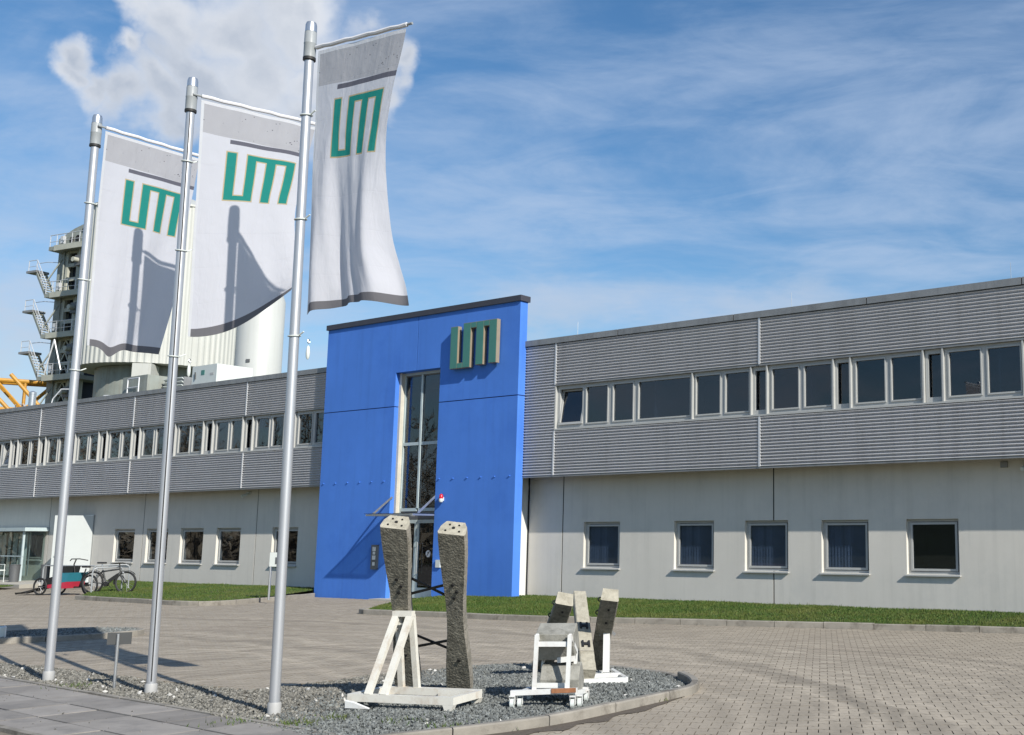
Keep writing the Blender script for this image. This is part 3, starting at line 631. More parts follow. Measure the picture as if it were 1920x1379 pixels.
def ground_window(parent, s0, s1, z0, z1, blind=False, look=None):
    e = .055; n = NW + .09
    f = MB(); f.fbox(s0, s1, n, n + .07, z1 - e, z1); f.fbox(s0, s1, n, n + .07, z0, z0 + e); f.fbox(s0, s0 + e, n, n + .07, z0 + e, z1 - e); f.fbox(s1 - e, s1, n, n + .07, z0 + e, z1 - e)
    i0, i1, j0, j1 = s0 + e + .012, s1 - e - .012, z0 + e + .012, z1 - e - .012; k = .05
    w = f.build('window', 'frame', parent)
    sa = MB(); n2 = n - .018
    sa.fbox(i0, i1, n2, n2 + .06, j1 - k, j1); sa.fbox(i0, i1, n2, n2 + .06, j0, j0 + k); sa.fbox(i0, i0 + k, n2, n2 + .06, j0 + k, j1 - k); sa.fbox(i1 - k, i1, n2, n2 + .06, j0 + k, j1 - k)
    sa.build('sash', 'frame', w)
    MB().fbox(i0 + k - .005, i1 - k + .005, n2 + .025, n2 + .033, j0 + k - .005, j1 - k + .005).build('pane', 'glass', w)
    MB().obox(P((s0 + s1) / 2, NW + .02, z0 - .02), EX * ((s1 - s0) / 2 + .03), EY * .085 + EZ * .012, EZ * .014).build('sill', 'frame', w)
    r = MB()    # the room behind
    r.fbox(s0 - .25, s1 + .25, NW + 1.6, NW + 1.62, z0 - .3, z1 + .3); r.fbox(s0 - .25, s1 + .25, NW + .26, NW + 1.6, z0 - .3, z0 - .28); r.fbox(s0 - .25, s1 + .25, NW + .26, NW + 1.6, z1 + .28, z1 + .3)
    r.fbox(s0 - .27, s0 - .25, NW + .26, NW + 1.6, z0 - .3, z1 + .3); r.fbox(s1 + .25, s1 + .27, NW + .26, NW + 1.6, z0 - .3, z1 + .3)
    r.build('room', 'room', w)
    if blind:
        b = MB(); x = i0 + k
        while x < i1 - k:
            b.obox(P(x + .04, n2 + .085, (j0 + j1) / 2), EX * .043 + EY * .012, EY * .001, EZ * ((j1 - j0) / 2)); x += .082
        tag(b.build('blind', 'blind', w), kind='stuff')
    return w
def strip_window(parent, s0, s1, panes, deep=False, tilt=None):
    z0, z1 = 4.64, 5.80; g0, g1 = 4.755, 5.70; n = NC + .07; f = MB()
    f.fbox(s0, s1, n, n + .07, z0, g0); f.fbox(s0, s1, n, n + .07, g1, z1)
    xs = [s0] + [q for p in panes for q in p] + [s1]
    for a, b in zip(xs[0::2], xs[1::2]):
        if b - a > .005: f.fbox(a, b, n, n + .07, g0, g1)
    w = f.build('window', 'frame', parent)
    for i, (a, b) in enumerate(panes):
        k = .03
        d = MB(); ny = n - .02
        if tilt == i:
            th = .16
            fr = lambda x0, x1, y0, y1: d.obox(P((x0 + x1) / 2, n - .02 + ((y0 + y1) / 2 - g0) * th * 1.0 + .01, (y0 + y1) / 2), EX * ((x1 - x0) / 2), EY * .025, (EZ + EY * th).normalized() * ((y1 - y0) / 2))
            fr(a - .02, b + .02, g0 - .01, g0 + .05); fr(a - .02, b + .02, g1 - .05, g1); fr(a - .02, a + .035, g0 + .05, g1 - .05); fr(b - .035, b + .02, g0 + .05, g1 - .05)
            d.build('tilted_sash', 'frame', w)
            g = MB(); g.obox(P((a + b) / 2, n + .01 + (g1 - g0) / 2 * th, (g0 + g1) / 2), EX * ((b - a) / 2 - .03), EY * .004, (EZ + EY * th).normalized() * ((g1 - g0) / 2 - .04)); g.build('pane', 'glass', w)
            continue
        if not deep:
            d.fbox(a - .03, b + .03, ny, ny + .02, g0 - .035, g0); d.fbox(a - .03, b + .03, ny, ny + .02, g1, g1 + .035); d.fbox(a - .03, a, ny, ny + .02, g0, g1); d.fbox(b, b + .03, ny, ny + .02, g0, g1)
            d.build('sash', 'frame', w)
        gn = n + (.10 if deep else .03)
        MB().fbox(a - .004, b + .004, gn, gn + .008, g0 - .004, g1 + .004).build('pane', 'glass', w)
    return w

def wing(name, label, s0, s1, clad_j, wall_j, gwins, cat_loc, door=None):
    T = thing(name, label, 'building', tuple(P((s0 + s1) / 2, NW, 0)), PHI)
    opens = [w[:4] for w in gwins] + ([door] if door else [])
    js = [s0] + [j for j in wall_j if s0 < j < s1] + [s1]
    for a, b in zip(js[:-1], js[1:]):
        wall_panel(T, a + (.017 if a != s0 else 0), b - (.017 if b != s1 else 0), -.1, 3.42, opens, NW, .26)
        if a != s0: 
            jm = MB(); 
            for zz0, zz1 in joint_runs(a, opens): jm.fbox(a - .03, a + .03, NW + .006, NW + .2, zz0, zz1)
            jm.build('joint_seal', 'joint', T)
    for w in gwins: ground_window(T, *w[:4], blind=(len(w) > 4 and w[4] == 'blind'))
    # overhang
    MB().fbox(s0, s1, NC + .03, NW + .25, 3.43, 3.47).build('soffit', 'coping', T)
    MB().fbox(s0, s1, NC - .012, NC + .035, 3.365, 3.405).build('shade_drip_edge', 'coping', T)  # dark sheet colour stands in for the shadow line below the cladding
    MB().fbox(s0, s1, NC + .035, NC + .25, 3.47, 4.60).build('lower_band_wall', 'coping', T)
    MB().fbox(s0, s1, NC + .035, NC + .25, 5.84, 6.96).build('upper_band_wall', 'coping', T)
    # room strip behind the upper windows
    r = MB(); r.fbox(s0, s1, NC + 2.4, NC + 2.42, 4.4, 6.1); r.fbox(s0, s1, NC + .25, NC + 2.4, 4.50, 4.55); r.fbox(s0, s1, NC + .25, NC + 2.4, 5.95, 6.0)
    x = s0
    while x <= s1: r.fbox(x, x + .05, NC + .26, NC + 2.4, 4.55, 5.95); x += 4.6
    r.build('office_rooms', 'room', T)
    MB().fbox(s0, s1, NC + .15, NC + 14, 6.85, 6.95).build('roof', 'roof', T)
    MB().fbox(s0, s1, NC + 13.8, NC + 14, -.1, 6.85).build('rear_wall', 'plaster', T)
    # coping lengths
    L = 3.62; x = s0
    while x < s1 - .01:
        b = min(s1, x + L); MB().fbox(x + .012, b - .012, NC - .055, NC + .32, 6.965, 7.12).build('coping', 'coping', T)
        if b < s1: MB().fbox(b - .014, b + .014, NC - .045, NC + .30, 6.975, 7.11).build('coping_joint', 'joint', T)
        x = b
    return T
def joint_runs(s, opens):
    runs = [(-.05, 3.42)]
    for a, b, c, d in opens:
        if a < s < b: runs = [(-.05, c), (d, 3.42)]
    return runs
def cladding(T, s0, s1, joints, full=None):
    xs = [s0] + joints + [s1]
    for a, b in zip(xs[:-1], xs[1:]):
        a2, b2 = a + .004, b - .004
        if full and a == full: corrugated(a2, b2, 3.405, 6.965, NC).build('cladding_panel', 'clad', T, True)
        else:
            corrugated(a2, b2, 5.85, 6.965, NC).build('cladding_panel', 'clad', T, True)
            corrugated(a2, b2, 3.405, 4.595, NC).build('cladding_panel', 'clad', T, True)
    for j in joints:
        MB().fbox(j - .024, j + .024, NC - .035, NC + .01, 5.835, 6.963).build('joint_strip', 'trim', T)
        MB().fbox(j - .024, j + .024, NC - .035, NC + .01, 3.408, 4.585).build('joint_strip', 'trim', T)
    a = s0 if not full else joints[0]
    MB().fbox(a, s1, NC - .03, NC + .08, 4.597, 4.638).build('window_ledge', 'frame', T)
    MB().fbox(a, s1, NC - .012, NC + .12, 5.802, 5.848).build('window_head', 'coping', T)
def post(T, s):
    MB().fbox(s - .018, s + .018, NC - .005, NC + .10, 4.64, 5.80).build('post', 'frame', T)

# right wing
GW_R = [(-20.39, -19.15, .99, 2.18, 'blind'), (-17.39, -16.17, .99, 2.18, 'blind'), (-15.26, -14.04, .98, 2.17, 'blind'), (-13.14, -11.92, .97, 2.16, 'blind'), (-10.99, -9.75, .97, 2.16), (-6.6, -5.38, .97, 2.16), (-4.4, -3.18, .97, 2.16)]
TR = wing('office_wing', 'two-storey office wing with corrugated upper floor right of the blue entrance', -22.40, 2.0, [], [-21.14, -14.44, -7.6], GW_R, None)
cladding(TR, -22.40, 2.0, [-20.95, -14.43, -7.45, -.5], full=-22.40)
MB().fbox(-20.972, -20.932, NC - .012, NC + .16, 4.64, 5.80).build('window_jamb', 'frame', TR)
strip_window(TR, -20.93, -18.25, [(-20.84, -20.05), (-19.90, -19.18), (-18.98, -18.33)], tilt=0)
strip_window(TR, -18.25, -16.43, [(-18.14, -16.52)])
post(TR, -16.42)
strip_window(TR, -16.40, -14.70, [(-16.33, -15.62), (-15.45, -14.78)])
post(TR, -14.69)
for k_, a in enumerate([-14.11, -11.88, -9.63, -7.38, -5.13, -2.88, -.63]):
    strip_window(TR, a - .56, a - .16, [(a - .49, a - .20)], deep=True); post(TR, a - .13)
    strip_window(TR, a - .11, a + 1.64, [(a, a + .71), (a + .88, a + 1.58)]); post(TR, a + 1.66)
# left wing
GW_L = [(-50.30, -49.05, .92, 2.05), (-43.72, -42.32, .90, 2.12), (-41.52, -40.12, .90, 2.12), (-39.31, -37.91, .90, 2.12), (-37.12, -35.72, .90, 2.12), (-33.97, -32.60, .90, 2.12)]
TL = wing('office_wing', 'two-storey office wing with corrugated upper floor left of the blue entrance', -62.0, -30.1, [], [-55.5, -48.66, -41.77, -34.86], GW_L, None, door=(-46.62, -45.24, -.1, 2.62))
cladding(TL, -62.0, -30.1, [-55.72, -48.78, -41.86, -34.9])
for k_, a in enumerate([-59.6, -57.3, -55.0, -52.72, -50.40, -48.13, -45.83, -43.52, -41.24, -38.94, -36.64, -34.35, -32.10]):
    strip_window(TL, a - .68, a - .22, [(a - .60, a - .30)], deep=True); post(TL, a - .17)
    strip_window(TL, a - .12, a + 1.52, [(a, a + .68), (a + .86, a + 1.45)] if a > -33 or True else [], tilt=(1 if abs(a + 52.72) < .01 else None)); post(TL, a + 1.56)
# white return wall beside the blue slab
MB().fbox(-22.66, -22.42, NB + .29, NW + .24, -.1, 3.42).build('return_wall', 'white_plaster', TR)
MB().fbox(-22.42, -22.385, NW - .03, NW + .05, -.1, 3.42).build('corner_joint', 'joint', TR)
# steel door of the left wing, standing open
dr = MB(); h0 = P(-45.26, NW - .02, 0); h1 = P(-46.12, NW - 1.02, 0); dv = (h1 - h0).normalized(); dn_ = Vector((-dv.y, dv.x, 0))
dr.obox((h0 + h1) / 2 + EZ * 1.375, dv * ((h1 - h0).length / 2), dn_ * .03, EZ * 1.265); door = dr.build('door', 'door_white', TL, label='white steel door standing open')
hd = MB(); hp = h0.lerp(h1, .93) + EZ * 1.1; 
for s in (-1, 1): hd.tube(hp + dn_ * .03 * s, hp + dn_ * .08 * s, .012); hd.tube(hp + dn_ * .08 * s, hp + dn_ * .08 * s - dv * .12, .011)
hd.build('handle', 'steel', door)
ca = MB(); ca.bar(h0 + EZ * 2.66, h0.lerp(h1, .35) + EZ * 2.62, .03, .02); ca.bar(h0.lerp(h1, .35) + EZ * 2.62, P(-45.9, NW - .03, 2.66), .025, .02); ca.build('closer_arm', 'steel', door)
fr = MB(); fr.fbox(-46.66, -46.58, NW - .01, NW + .2, -.05, 2.66); fr.fbox(-45.28, -45.20, NW - .01, NW + .2, -.05, 2.66); fr.fbox(-46.58, -45.28, NW - .01, NW + .2, 2.58, 2.66); fr.build('door_frame', 'frame', TL)
MB().fbox(-46.6, -45.2, NW + 1.2, NW + 1.25, -.05, 2.7).build('hallway', 'room', TL)
# cameras under the overhang
for (s, T) in ((-8.15, TR), (-35.35, TL)):
    c = MB(); c.fbox(s - .05, s + .05, NW - .1, NW, 3.22, 3.32); c.tube(P(s, NW - .08, 3.24), P(s - .05, NW - .27, 3.16), .045, 12); c.build('security_camera', 'ac', T, True)
MB().fbox(-8.75, -8.60, NW - .05, NW, 3.22, 3.34).build('junction_box', 'coping', TR)
# lightning rods along the roof edge
for s in (-20.3, -13.6, -8.2): MB().tube(P(s, NC + .1, 7.12), P(s, NC + .1, 7.5), .007, 6).build('lightning_rod', 'steel', TR)

# ------------------------------------------------------------------ blue entrance slab
TB = thing('entrance_portal', 'tall blue rendered entrance slab with a narrow glazed slot', 'portal', tuple(P(-26.2, NB, 0)), PHI)
def bpanel(pts):
    m = MB(); m.prism([P(s, NB, z) for s, z in pts], EY * .28); return m.build('wall_panel', 'blue', TB)
S0, S1, O0, O1, OT, ZJ, ZT, SJ = -30.38, -22.07, -27.10, -25.18, 6.62, 5.61, 8.22, -26.20
gp = .013
bpanel([(S0, -.05), (O0, -.05), (O0, ZJ - gp), (S0, ZJ - gp)])
bpanel([(O1, -.05), (S1, -.05), (S1, ZJ - gp), (O1, ZJ - gp)])
bpanel([(S0, ZJ + gp), (O0, ZJ + gp), (O0, OT), (SJ - gp, OT), (SJ - gp, ZT), (S0, ZT)])
bpanel([(SJ + gp, OT), (O1, OT), (O1, ZJ + gp), (S1, ZJ + gp), (S1, ZT), (SJ + gp, ZT)])
jm = MB(); jm.fbox(S0 + .02, O0 - .02, NB + .02, NB + .26, ZJ - .02, ZJ + .02); jm.fbox(O1 + .02, S1 - .02, NB + .02, NB + .26, ZJ - .02, ZJ + .02); jm.fbox(SJ - .02, SJ + .02, NB + .02, NB + .26, OT + .02, ZT - .02)
jm.build('joint_seal', 'blue_dark', TB)
MB().fbox(S0 - .05, S1 + .05, NB - .05, NB + .33, ZT + .002, 8.38).build('coping', 'copd', TB)
MB().fbox(S0 + .35, S1 - .36, NB + .29, NB + 2.6, 6.5, 6.85).build('lobby_roof', 'roof', TB)
for s in [-30.2, -29.63, -29.06, -28.5, -27.95, -27.4, -25.04, -24.48, -23.92, -23.38, -22.85, -22.28]:
    b = MB(); b.obox(P(s, NB - .015, 3.42), EX * .02, EY * .016, EZ * .012); b.build('anchor_cap', 'blue', TB)
# slot glazing
gz = MB(); n = NB + .30
gz.fbox(O0 - .02, O0 + .09, NB + .15, n + .1, .0, OT - .005)
gz.build('slot_jamb', 'beige', TB)
fr = MB(); fr.fbox(O0 + .09, O0 + .14, n - .02, n + .06, .05, OT); fr.fbox(O1 - .05, O1 + .03, n - .02, n + .06, .05, OT); fr.fbox(O0 + .14, O1 - .05, n - .02, n + .06, OT - .08, OT)
CM = -26.24
fr.fbox(CM - .035, CM + .035, n - .03, n + .06, 2.62, OT - .08)
for z in (4.50, 2.58): fr.fbox(O0 + .14, CM - .035, n - .02, n + .06, z - .045, z + .045); fr.fbox(CM + .035, O1 - .05, n - .02, n + .06, z - .045, z + .045)
fw = fr.build('slot_window', 'frame_light', TB)
for a, b in ((O0 + .14, CM - .035), (CM + .035, O1 - .05)):
    for c, d in ((2.625, 4.455), (4.545, OT - .08)): MB().fbox(a, b, n + .015, n + .025, c, d).build('pane', 'glass', fw)
MB().fbox(O0 + .1, O1, n + .0, n + .12, 2.30, 2.53).build('door_lintel', 'grey', TB)
def dleaf(a, b, nm, ny):
    f = MB(); e = .09; f.fbox(a, a + e, ny, ny + .05, .07, 2.29); f.fbox(b - e, b, ny, ny + .05, .07, 2.29); f.fbox(a + e, b - e, ny, ny + .05, 2.19, 2.29); f.fbox(a + e, b - e, ny, ny + .05, .07, .36)
    d = f.build('door', 'frame_light', TB); MB().fbox(a + e, b - e, ny + .02, ny + .028, .36, 2.19).build('pane', 'glass', d); return d
d1 = dleaf(O0 + .12, CM - .01, 'l', n); d2 = dleaf(CM + .01, O1 - .03, 'r', n)
hh = MB(); hh.tube(P(CM + .14, n - .07, .75), P(CM + .14, n - .07, 1.65), .016, 8); hh.tube(P(CM + .14, n - .07, .8), P(CM + .14, n, .8), .01, 6); hh.tube(P(CM + .14, n - .07, 1.6), P(CM + .14, n, 1.6), .01, 6); hh.build('handle', 'steel', d2)
st = MB(); st.tube(P(-25.72, n + .004, 1.32), P(-25.72, n + .014, 1.32), .10, 20); st.build('round_sticker', 'sticker', d2)
st = MB(); st.bar(P(-25.78, n + .001, 1.25), P(-25.66, n + .001, 1.39), .02, .006, EY); st.tube(P(-25.72, n + .0005, 1.35), P(-25.72, n + .003, 1.35), .03, 10); st.build('sticker_sign', 'grey', d2)
lb = MB(); lb.box(0, 0, 0, 0, 0, 0) if False else None
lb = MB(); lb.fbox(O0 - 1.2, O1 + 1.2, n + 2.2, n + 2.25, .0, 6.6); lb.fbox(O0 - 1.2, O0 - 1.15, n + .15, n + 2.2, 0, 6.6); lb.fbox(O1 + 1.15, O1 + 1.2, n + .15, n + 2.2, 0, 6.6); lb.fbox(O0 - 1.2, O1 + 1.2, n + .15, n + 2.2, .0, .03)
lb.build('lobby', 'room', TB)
# glass canopy over the door
cf = MB(); C0, C1, CN = -27.17, -25.20, NB - .76
cf.bar(P(C0, CN, 2.41), P(C1, CN, 2.41), .03, .05); cf.bar(P(C0, CN, 2.41), P(C0, NB, 2.41), .03, .05); cf.bar(P(C1, CN, 2.41), P(C1, NB + .2, 2.41), .03, .05); cf.bar(P(CM, CN, 2.41), P(CM, NB + .2, 2.41), .03, .05)
cn = cf.build('canopy', 'steel', TB); MB().fbox(C0 - .03, C1 + .03, CN - .05, NB + .02, 2.44, 2.455).build('canopy_glass', glass_mat('canopy_glass_tint', (.45, .5, .5)), cn)
for a, sw in ((C0 + .05, -27.10), (C1 - .02, -25.18)):
    s_t = MB(); s_t.bar(P(a, CN + .2, 2.45), P(sw + (.03 if sw < -26 else -.02), NB + .05, 2.95), .035, .05); s_t.build('strut', 'steel', cn)
ic = MB(); ic.fbox(-27.75, -27.48, NB - .06, NB, .86, 1.57); icp = ic.build('intercom_panel', 'grey', TB)
for z, w, h in ((1.45, .07, .06), (1.33, .05, .04), (1.2, .07, .06), (1.02, .05, .05)): MB().fbox(-27.615 - w, -27.615 + w, NB - .068, NB - .06, z - h, z + h).build('intercom_plate', 'trim', icp)
bl = MB(); bl.lathe(P(-24.85, NB - .07, 2.86), [(.055, 0), (.06, .03), (.05, .10), (.02, .13)], 14); bc = bl.build('alarm_lamp', 'red_lamp', TB, True)
b2 = MB(); b2.lathe(P(-24.85, NB - .07, 2.76), [(.045, 0), (.065, .04), (.06, .098)], 14); b2.fbox(-24.89, -24.81, NB - .05, NB, 2.8, 2.9); b2.build('lamp_base', 'ac', bc, True)
MB().fbox(-25.0, -24.82, NB - .05, NB, .95, 1.16).build('meter_box', 'ac', TB)

# logo sign: four upright bars, first two joined at the foot, last three at the head
TS = thing('logo_sign', 'green three-dimensional bar logo sign with copper edge high on the blue slab', 'sign', tuple(P(-23.75, NB - .05, 6.5)), PHI)
a0, a1 = -24.60, -22.79; zb, zt = 6.51, 7.76
bw = .27; gap = (a1 - a0 - 4 * bw) / 3
bx = [a0 + i * (bw + gap) for i in range(4)]
def sign_piece(name, pts, m, n0, n1): 
    q = MB(); q.prism([P(s, n0, z) for s, z in pts], EY * (n1 - n0)); return q.build(name, m, TS)
upts = [(bx[0], zb), (bx[1] + bw, zb), (bx[1] + bw, zt), (bx[3] + bw, zt), (bx[3] + bw, zb + .08), (bx[3], zb + .08), (bx[3], zt - .14), (bx[2] + bw, zt - .14), (bx[2] + bw, zb + .03), (bx[2], zb + .03),
        (bx[2], zt - .14), (bx[1] + bw, zt - .14), (bx[1] + bw, zb + .0), ]
def rect(a, b, c, d): return [(a, c), (b, c), (b, d), (a, d)]
def sign_bar(a, b, c, d, i):
    o = sign_piece('bar', rect(a, b, c, d), 'sign_green', NB - .175, NB - .075)
    q = MB(); q.prism([P(s, NB - .170, z) for s, z in rect(a - .012, b + .012, c - .012, d + .012)], EY * .13); e = q.build('edge', 'sign_edge', o)
sign_bar(bx[0], bx[0] + bw, zb, zt - .06, 0)
sign_bar(bx[0] + bw + .025, bx[1] - .025, zb, zb + .13, 1)
sign_bar(bx[1], bx[1] + bw, zb, zt, 2)
sign_bar(bx[1] + bw + .025, bx[2] - .025, zt - .14, zt, 3)
sign_bar(bx[2], bx[2] + bw, zb + .04, zt, 4)
sign_bar(bx[2] + bw + .025, bx[3] - .025, zt - .14, zt, 5)
sign_bar(bx[3], bx[3] + bw, zb + .05, zt, 6)
for s in (bx[0] + bw / 2, bx[1] + bw / 2, bx[2] + bw / 2, bx[3] + bw / 2): 
    q = MB(); q.tube(P(s, NB - .06, zt - .3), P(s, NB, zt - .3), .02); q.tube(P(s, NB - .06, zb + .3), P(s, NB, zb + .3), .02); q.build('standoff', 'steel', TS)

# ------------------------------------------------------------------ flagpoles and banners
def banner_mat():
    m = bpy.data.materials.new('printed_banner'); m.use_nodes = True
    nt = m.node_tree; N = nt.nodes; L = nt.links; N.remove(N['Principled BSDF']); out = N['Material Output']
    uv = N.new('ShaderNodeUVMap'); uv.uv_map = 'UVMap'; sp = N.new('ShaderNodeSeparateXYZ'); L.new(uv.outputs[0], sp.inputs[0]); Uo, Vo = sp.outputs[0], sp.outputs[1]
    def mth(op, a, b):
        q = N.new('ShaderNodeMath'); q.operation = op
        for i, v in enumerate((a, b)):
            if isinstance(v, (int, float)): q.inputs[i].default_value = v
            else: L.new(v, q.inputs[i])
        return q.outputs[0]
    def rng(x, a, b): return mth('MULTIPLY', mth('GREATER_THAN', x, a), mth('LESS_THAN', x, b))
    def rc(a, b, c, d): return mth('MULTIPLY', rng(Uo, a, b), rng(Vo, c, d))
    def orr(l):
        r = l[0]
        for q in l[1:]: r = mth('MAXIMUM', r, q)
        return r
    def logo(e):
        b = [(.255, .337), (.438, .520), (.621, .703), (.804, .886)]
        v0, v1 = .215, .422
        return orr([rc(b[0][0] - e, b[0][1] + e, v0 - e * .43, v1 + e * .43), rc(b[0][0] - e, b[1][1] + e, v1 - .020 - e * .43, v1 + e * .43), rc(b[1][0] - e, b[1][1] + e, v0 - e * .43, v1 + e * .43),
                    rc(b[1][0] - e, b[3][1] + e, v0 - e * .43, v0 + .020 + e * .43), rc(b[2][0] - e, b[2][1] + e, v0 - e * .43, v1 + e * .43), rc(b[3][0] - e, b[3][1] + e, v0 - e * .43, v1 + e * .43)])
    def mix(base, colr, fac):
        x = N.new('ShaderNodeMixRGB')
        if isinstance(fac, (int, float)): x.inputs[0].default_value = fac
        else: L.new(fac, x.inputs[0])
        for i, c in ((1, base), (2, colr)):
            if isinstance(c, tuple): x.inputs[i].default_value = (*c, 1)
            else: L.new(c, x.inputs[i])
        return x.outputs[0]
    n1 = N.new('ShaderNodeTexNoise'); n1.inputs['Scale'].default_value = 7; n1.inputs['Detail'].default_value = 6; L.new(uv.outputs[0], n1.inputs[0])
    conc = mix((.48, .476, .50), (.60, .595, .615), n1.outputs['Fac'])
    mpv = N.new('ShaderNodeMapping'); L.new(uv.outputs[0], mpv.inputs[0]); mpv.inputs['Scale'].default_value = (1, 2.3, 1)
    vo = N.new('ShaderNodeTexVoronoi'); vo.inputs['Scale'].default_value = 26; L.new(mpv.outputs[0], vo.inputs[0])
    pit = mth('LESS_THAN', vo.outputs['Distance'], .15)
    n2 = N.new('ShaderNodeTexNoise'); n2.inputs['Scale'].default_value = 11; L.new(uv.outputs[0], n2.inputs[0])
    pit = mth('MULTIPLY', pit, mth('GREATER_THAN', n2.outputs['Fac'], .52))
    conc = mix(conc, (.20, .195, .215), pit)
    c = (.735, .74, .785)
    c = mix(c, conc, mth('LESS_THAN', Vo, mth('ADD', .150, mth('MULTIPLY', Uo, .012))))
    c = mix(c, (.17, .17, .205), mth('MULTIPLY', rng(Uo, .27, 1.1), rng(Vo, .160, .178)))
    c = mix(c, (.82, .82, .84), mth('LESS_THAN', Vo, .022))
    c = mix(c, (.20, .196, .21), mth('GREATER_THAN', Vo, .955))
    c = mix(c, (.80, .81, .83), mth('LESS_THAN', Uo, .025))
    c = mix(c, (.62, .50, .30), logo(.011)); c = mix(c, (.035, .31, .265), logo(0.0))
    df = N.new('ShaderNodeBsdfDiffuse'); tr = N.new('ShaderNodeBsdfTranslucent'); mx = N.new('ShaderNodeMixShader'); mx.inputs[0].default_value = .5
    L.new(c, df.inputs[0]); L.new(c, tr.inputs[0]); L.new(df.outputs[0], mx.inputs[1]); L.new(tr.outputs[0], mx.inputs[2])
    g = N.new('ShaderNodeNewGeometry'); nb = N.new('ShaderNodeTexNoise'); nb.inputs['Scale'].default_value = 5; nb.inputs['Detail'].default_value = 3; L.new(g.outputs['Position'], nb.inputs[0])
    mw = N.new('ShaderNodeMapping'); L.new(uv.outputs[0], mw.inputs[0]); mw.inputs['Scale'].default_value = (9, 5, 1); mw.inputs['Rotation'].default_value = (0, 0, .25)
    nw = N.new('ShaderNodeTexNoise'); nw.inputs['Scale'].default_value = 1.6; nw.inputs['Detail'].default_value = 5; nw.inputs['Distortion'].default_value = 1.2; L.new(mw.outputs[0], nw.inputs[0])
    # packing creases: a faint grid pressed into the cloth
    def crease(x, f):
        q = mth('PINGPONG', mth('MULTIPLY', x, f), .5); return mth('LESS_THAN', q, .012)
    cg = mth('MAXIMUM', crease(Uo, 3.0), crease(Vo, 7.0))
    hsum = mth('ADD', mth('ADD', nb.outputs['Fac'], mth('MULTIPLY', nw.outputs['Fac'], .8)), mth('MULTIPLY', cg, .10))
    bp = N.new('ShaderNodeBump'); bp.inputs['Distance'].default_value = .009; L.new(hsum, bp.inputs['Height']); L.new(bp.outputs[0], df.inputs['Normal'])
    L.new(mx.outputs[0], out.inputs[0]); return m
MT['banner'] = banner_mat()
def interp(tab, t):
    for a, b in zip(tab[:-1], tab[1:]):
        if t <= b[0]:
            k = (t - a[0]) / (b[0] - a[0]); return [x + (y - x) * k for x, y in zip(a[1:], b[1:])]
    return list(tab[-1][1:])
def smooth_tab(tab, t, w=.05):
    acc = None
    for d in (-1, -.5, 0, .5, 1):
        q = interp(tab, min(1, max(0, t + d * w))); acc = q if acc is None else [a + b for a, b in zip(acc, q)]
    return [a / 5 for a in acc]
def banner(name, label, start, d, tab, folds, bot):
    """start: 3D head corner by the pole; tab rows: v, r_left, r_right, z_drop_left, z_drop_right; folds(u, v): push across"""
    T = thing(name, label, 'flag', (start[0], start[1], start[2] - 3.0), group='advertising flags on the three poles')
    nu, nv = 46, 104; d = Vector((d[0], d[1], 0)).normalized(); p = Vector((-d.y, d.x, 0)); vs = []; fs = []; uvs = []
    for j in range(nv + 1):
        v = j / nv; rl, rr, zl, zr = smooth_tab(tab, v)
        for i in range(nu + 1):
            u = i / nu; r = rl + (rr - rl) * u; z = zl + (zr - zl) * (u ** 1.3) + bot(u) * max(0, (v - .75) / .25) ** 2
            vs.append(Vector(start) + d * r + p * folds(u, v) + EZ * z); uvs.append((u, v))
    for j in range(nv):
        for i in range(nu): a = j * (nu + 1) + i; fs.append((a, a + 1, a + nu + 2, a + nu + 1))
    m = MB(); m.add(vs, fs); o = m.build('cloth', 'banner', T, True)
    lay = o.data.uv_layers.new(name='UVMap')
    for l in o.data.loops: lay.data[l.index].uv = uvs[l.vertex_index]
    # white sleeve round the carrying rod
    L = tab[0][2]; h = MB(); h.path([Vector(start) + d * (L * t / 12) + EZ * (.005 * math.sin(t * 2.1)) for t in range(13)], .024, 8); h.build('sleeve', mat('sleeve_' + name, (.66, .66, .69), .9), T, True)
    rod = MB(); rod.tube(Vector(start) - d * .10, Vector(start) + d * (L + .07), .014, 8); rod.build('carrying_rod', 'cap', T)
    return T
def flagpole(label, base, lean, rings, H=7.18, r=.052):
    T = thing('flagpole', label, 'flagpole', (base[0], base[1], 0), group='flagpoles in the gravel bed')
    b = Vector((base[0], base[1], 0)); t = b + Vector((lean[0], lean[1], H - .33))
    m = MB(); m.tube(b + EZ * .0, t, r, 24, r * .92); m.build('pole', 'pole', T, True)
    m = MB(); m.lathe(b + EZ * -.02, [(r + .012, 0), (r + .014, .12), (r + .006, .135)], 24); m.build('ground_sleeve', 'sleeve_grey', T, True)
    c = t - b; m = MB(); m.lathe(t, [(r * .93, -.005), (.063, 0), (.064, .15), (.066, .155), (.066, .165), (.064, .17), (.063, .285), (.060, .29)], 24); cp = m.build('head', 'cap', T, True)
    m = MB(); m.lathe(t, [(.061, .292), (.059, .37), (.05, .40), (.03, .41)], 24); m.build('cap', 'steel', cp, True)
    m = MB(); m.lathe(t, [(.055, -.035), (.067, -.03), (.067, .0), (.06, .002)], 24); m.build('collar', 'black', cp, True)
    return T, b, t
flagpole('leftmost flagpole of the three, farthest from the camera', (-8.63, 14.34), (-.02, 0), None)
FP2 = flagpole('middle flagpole of the three in the gravel bed', (-6.735, 13.12), (-.06, 0), None)
gd = Vector((.40, -.917, 0)) * .047; MB().tube(FP2[1] + gd + EZ * .14, FP2[2] + gd * .93 - EZ * .03, .009, 6).build('groove', 'black', FP2[0])
flagpole('rightmost flagpole, nearest to the camera, left of the stand', (-4.73, 11.62), (-.05, 0), None)
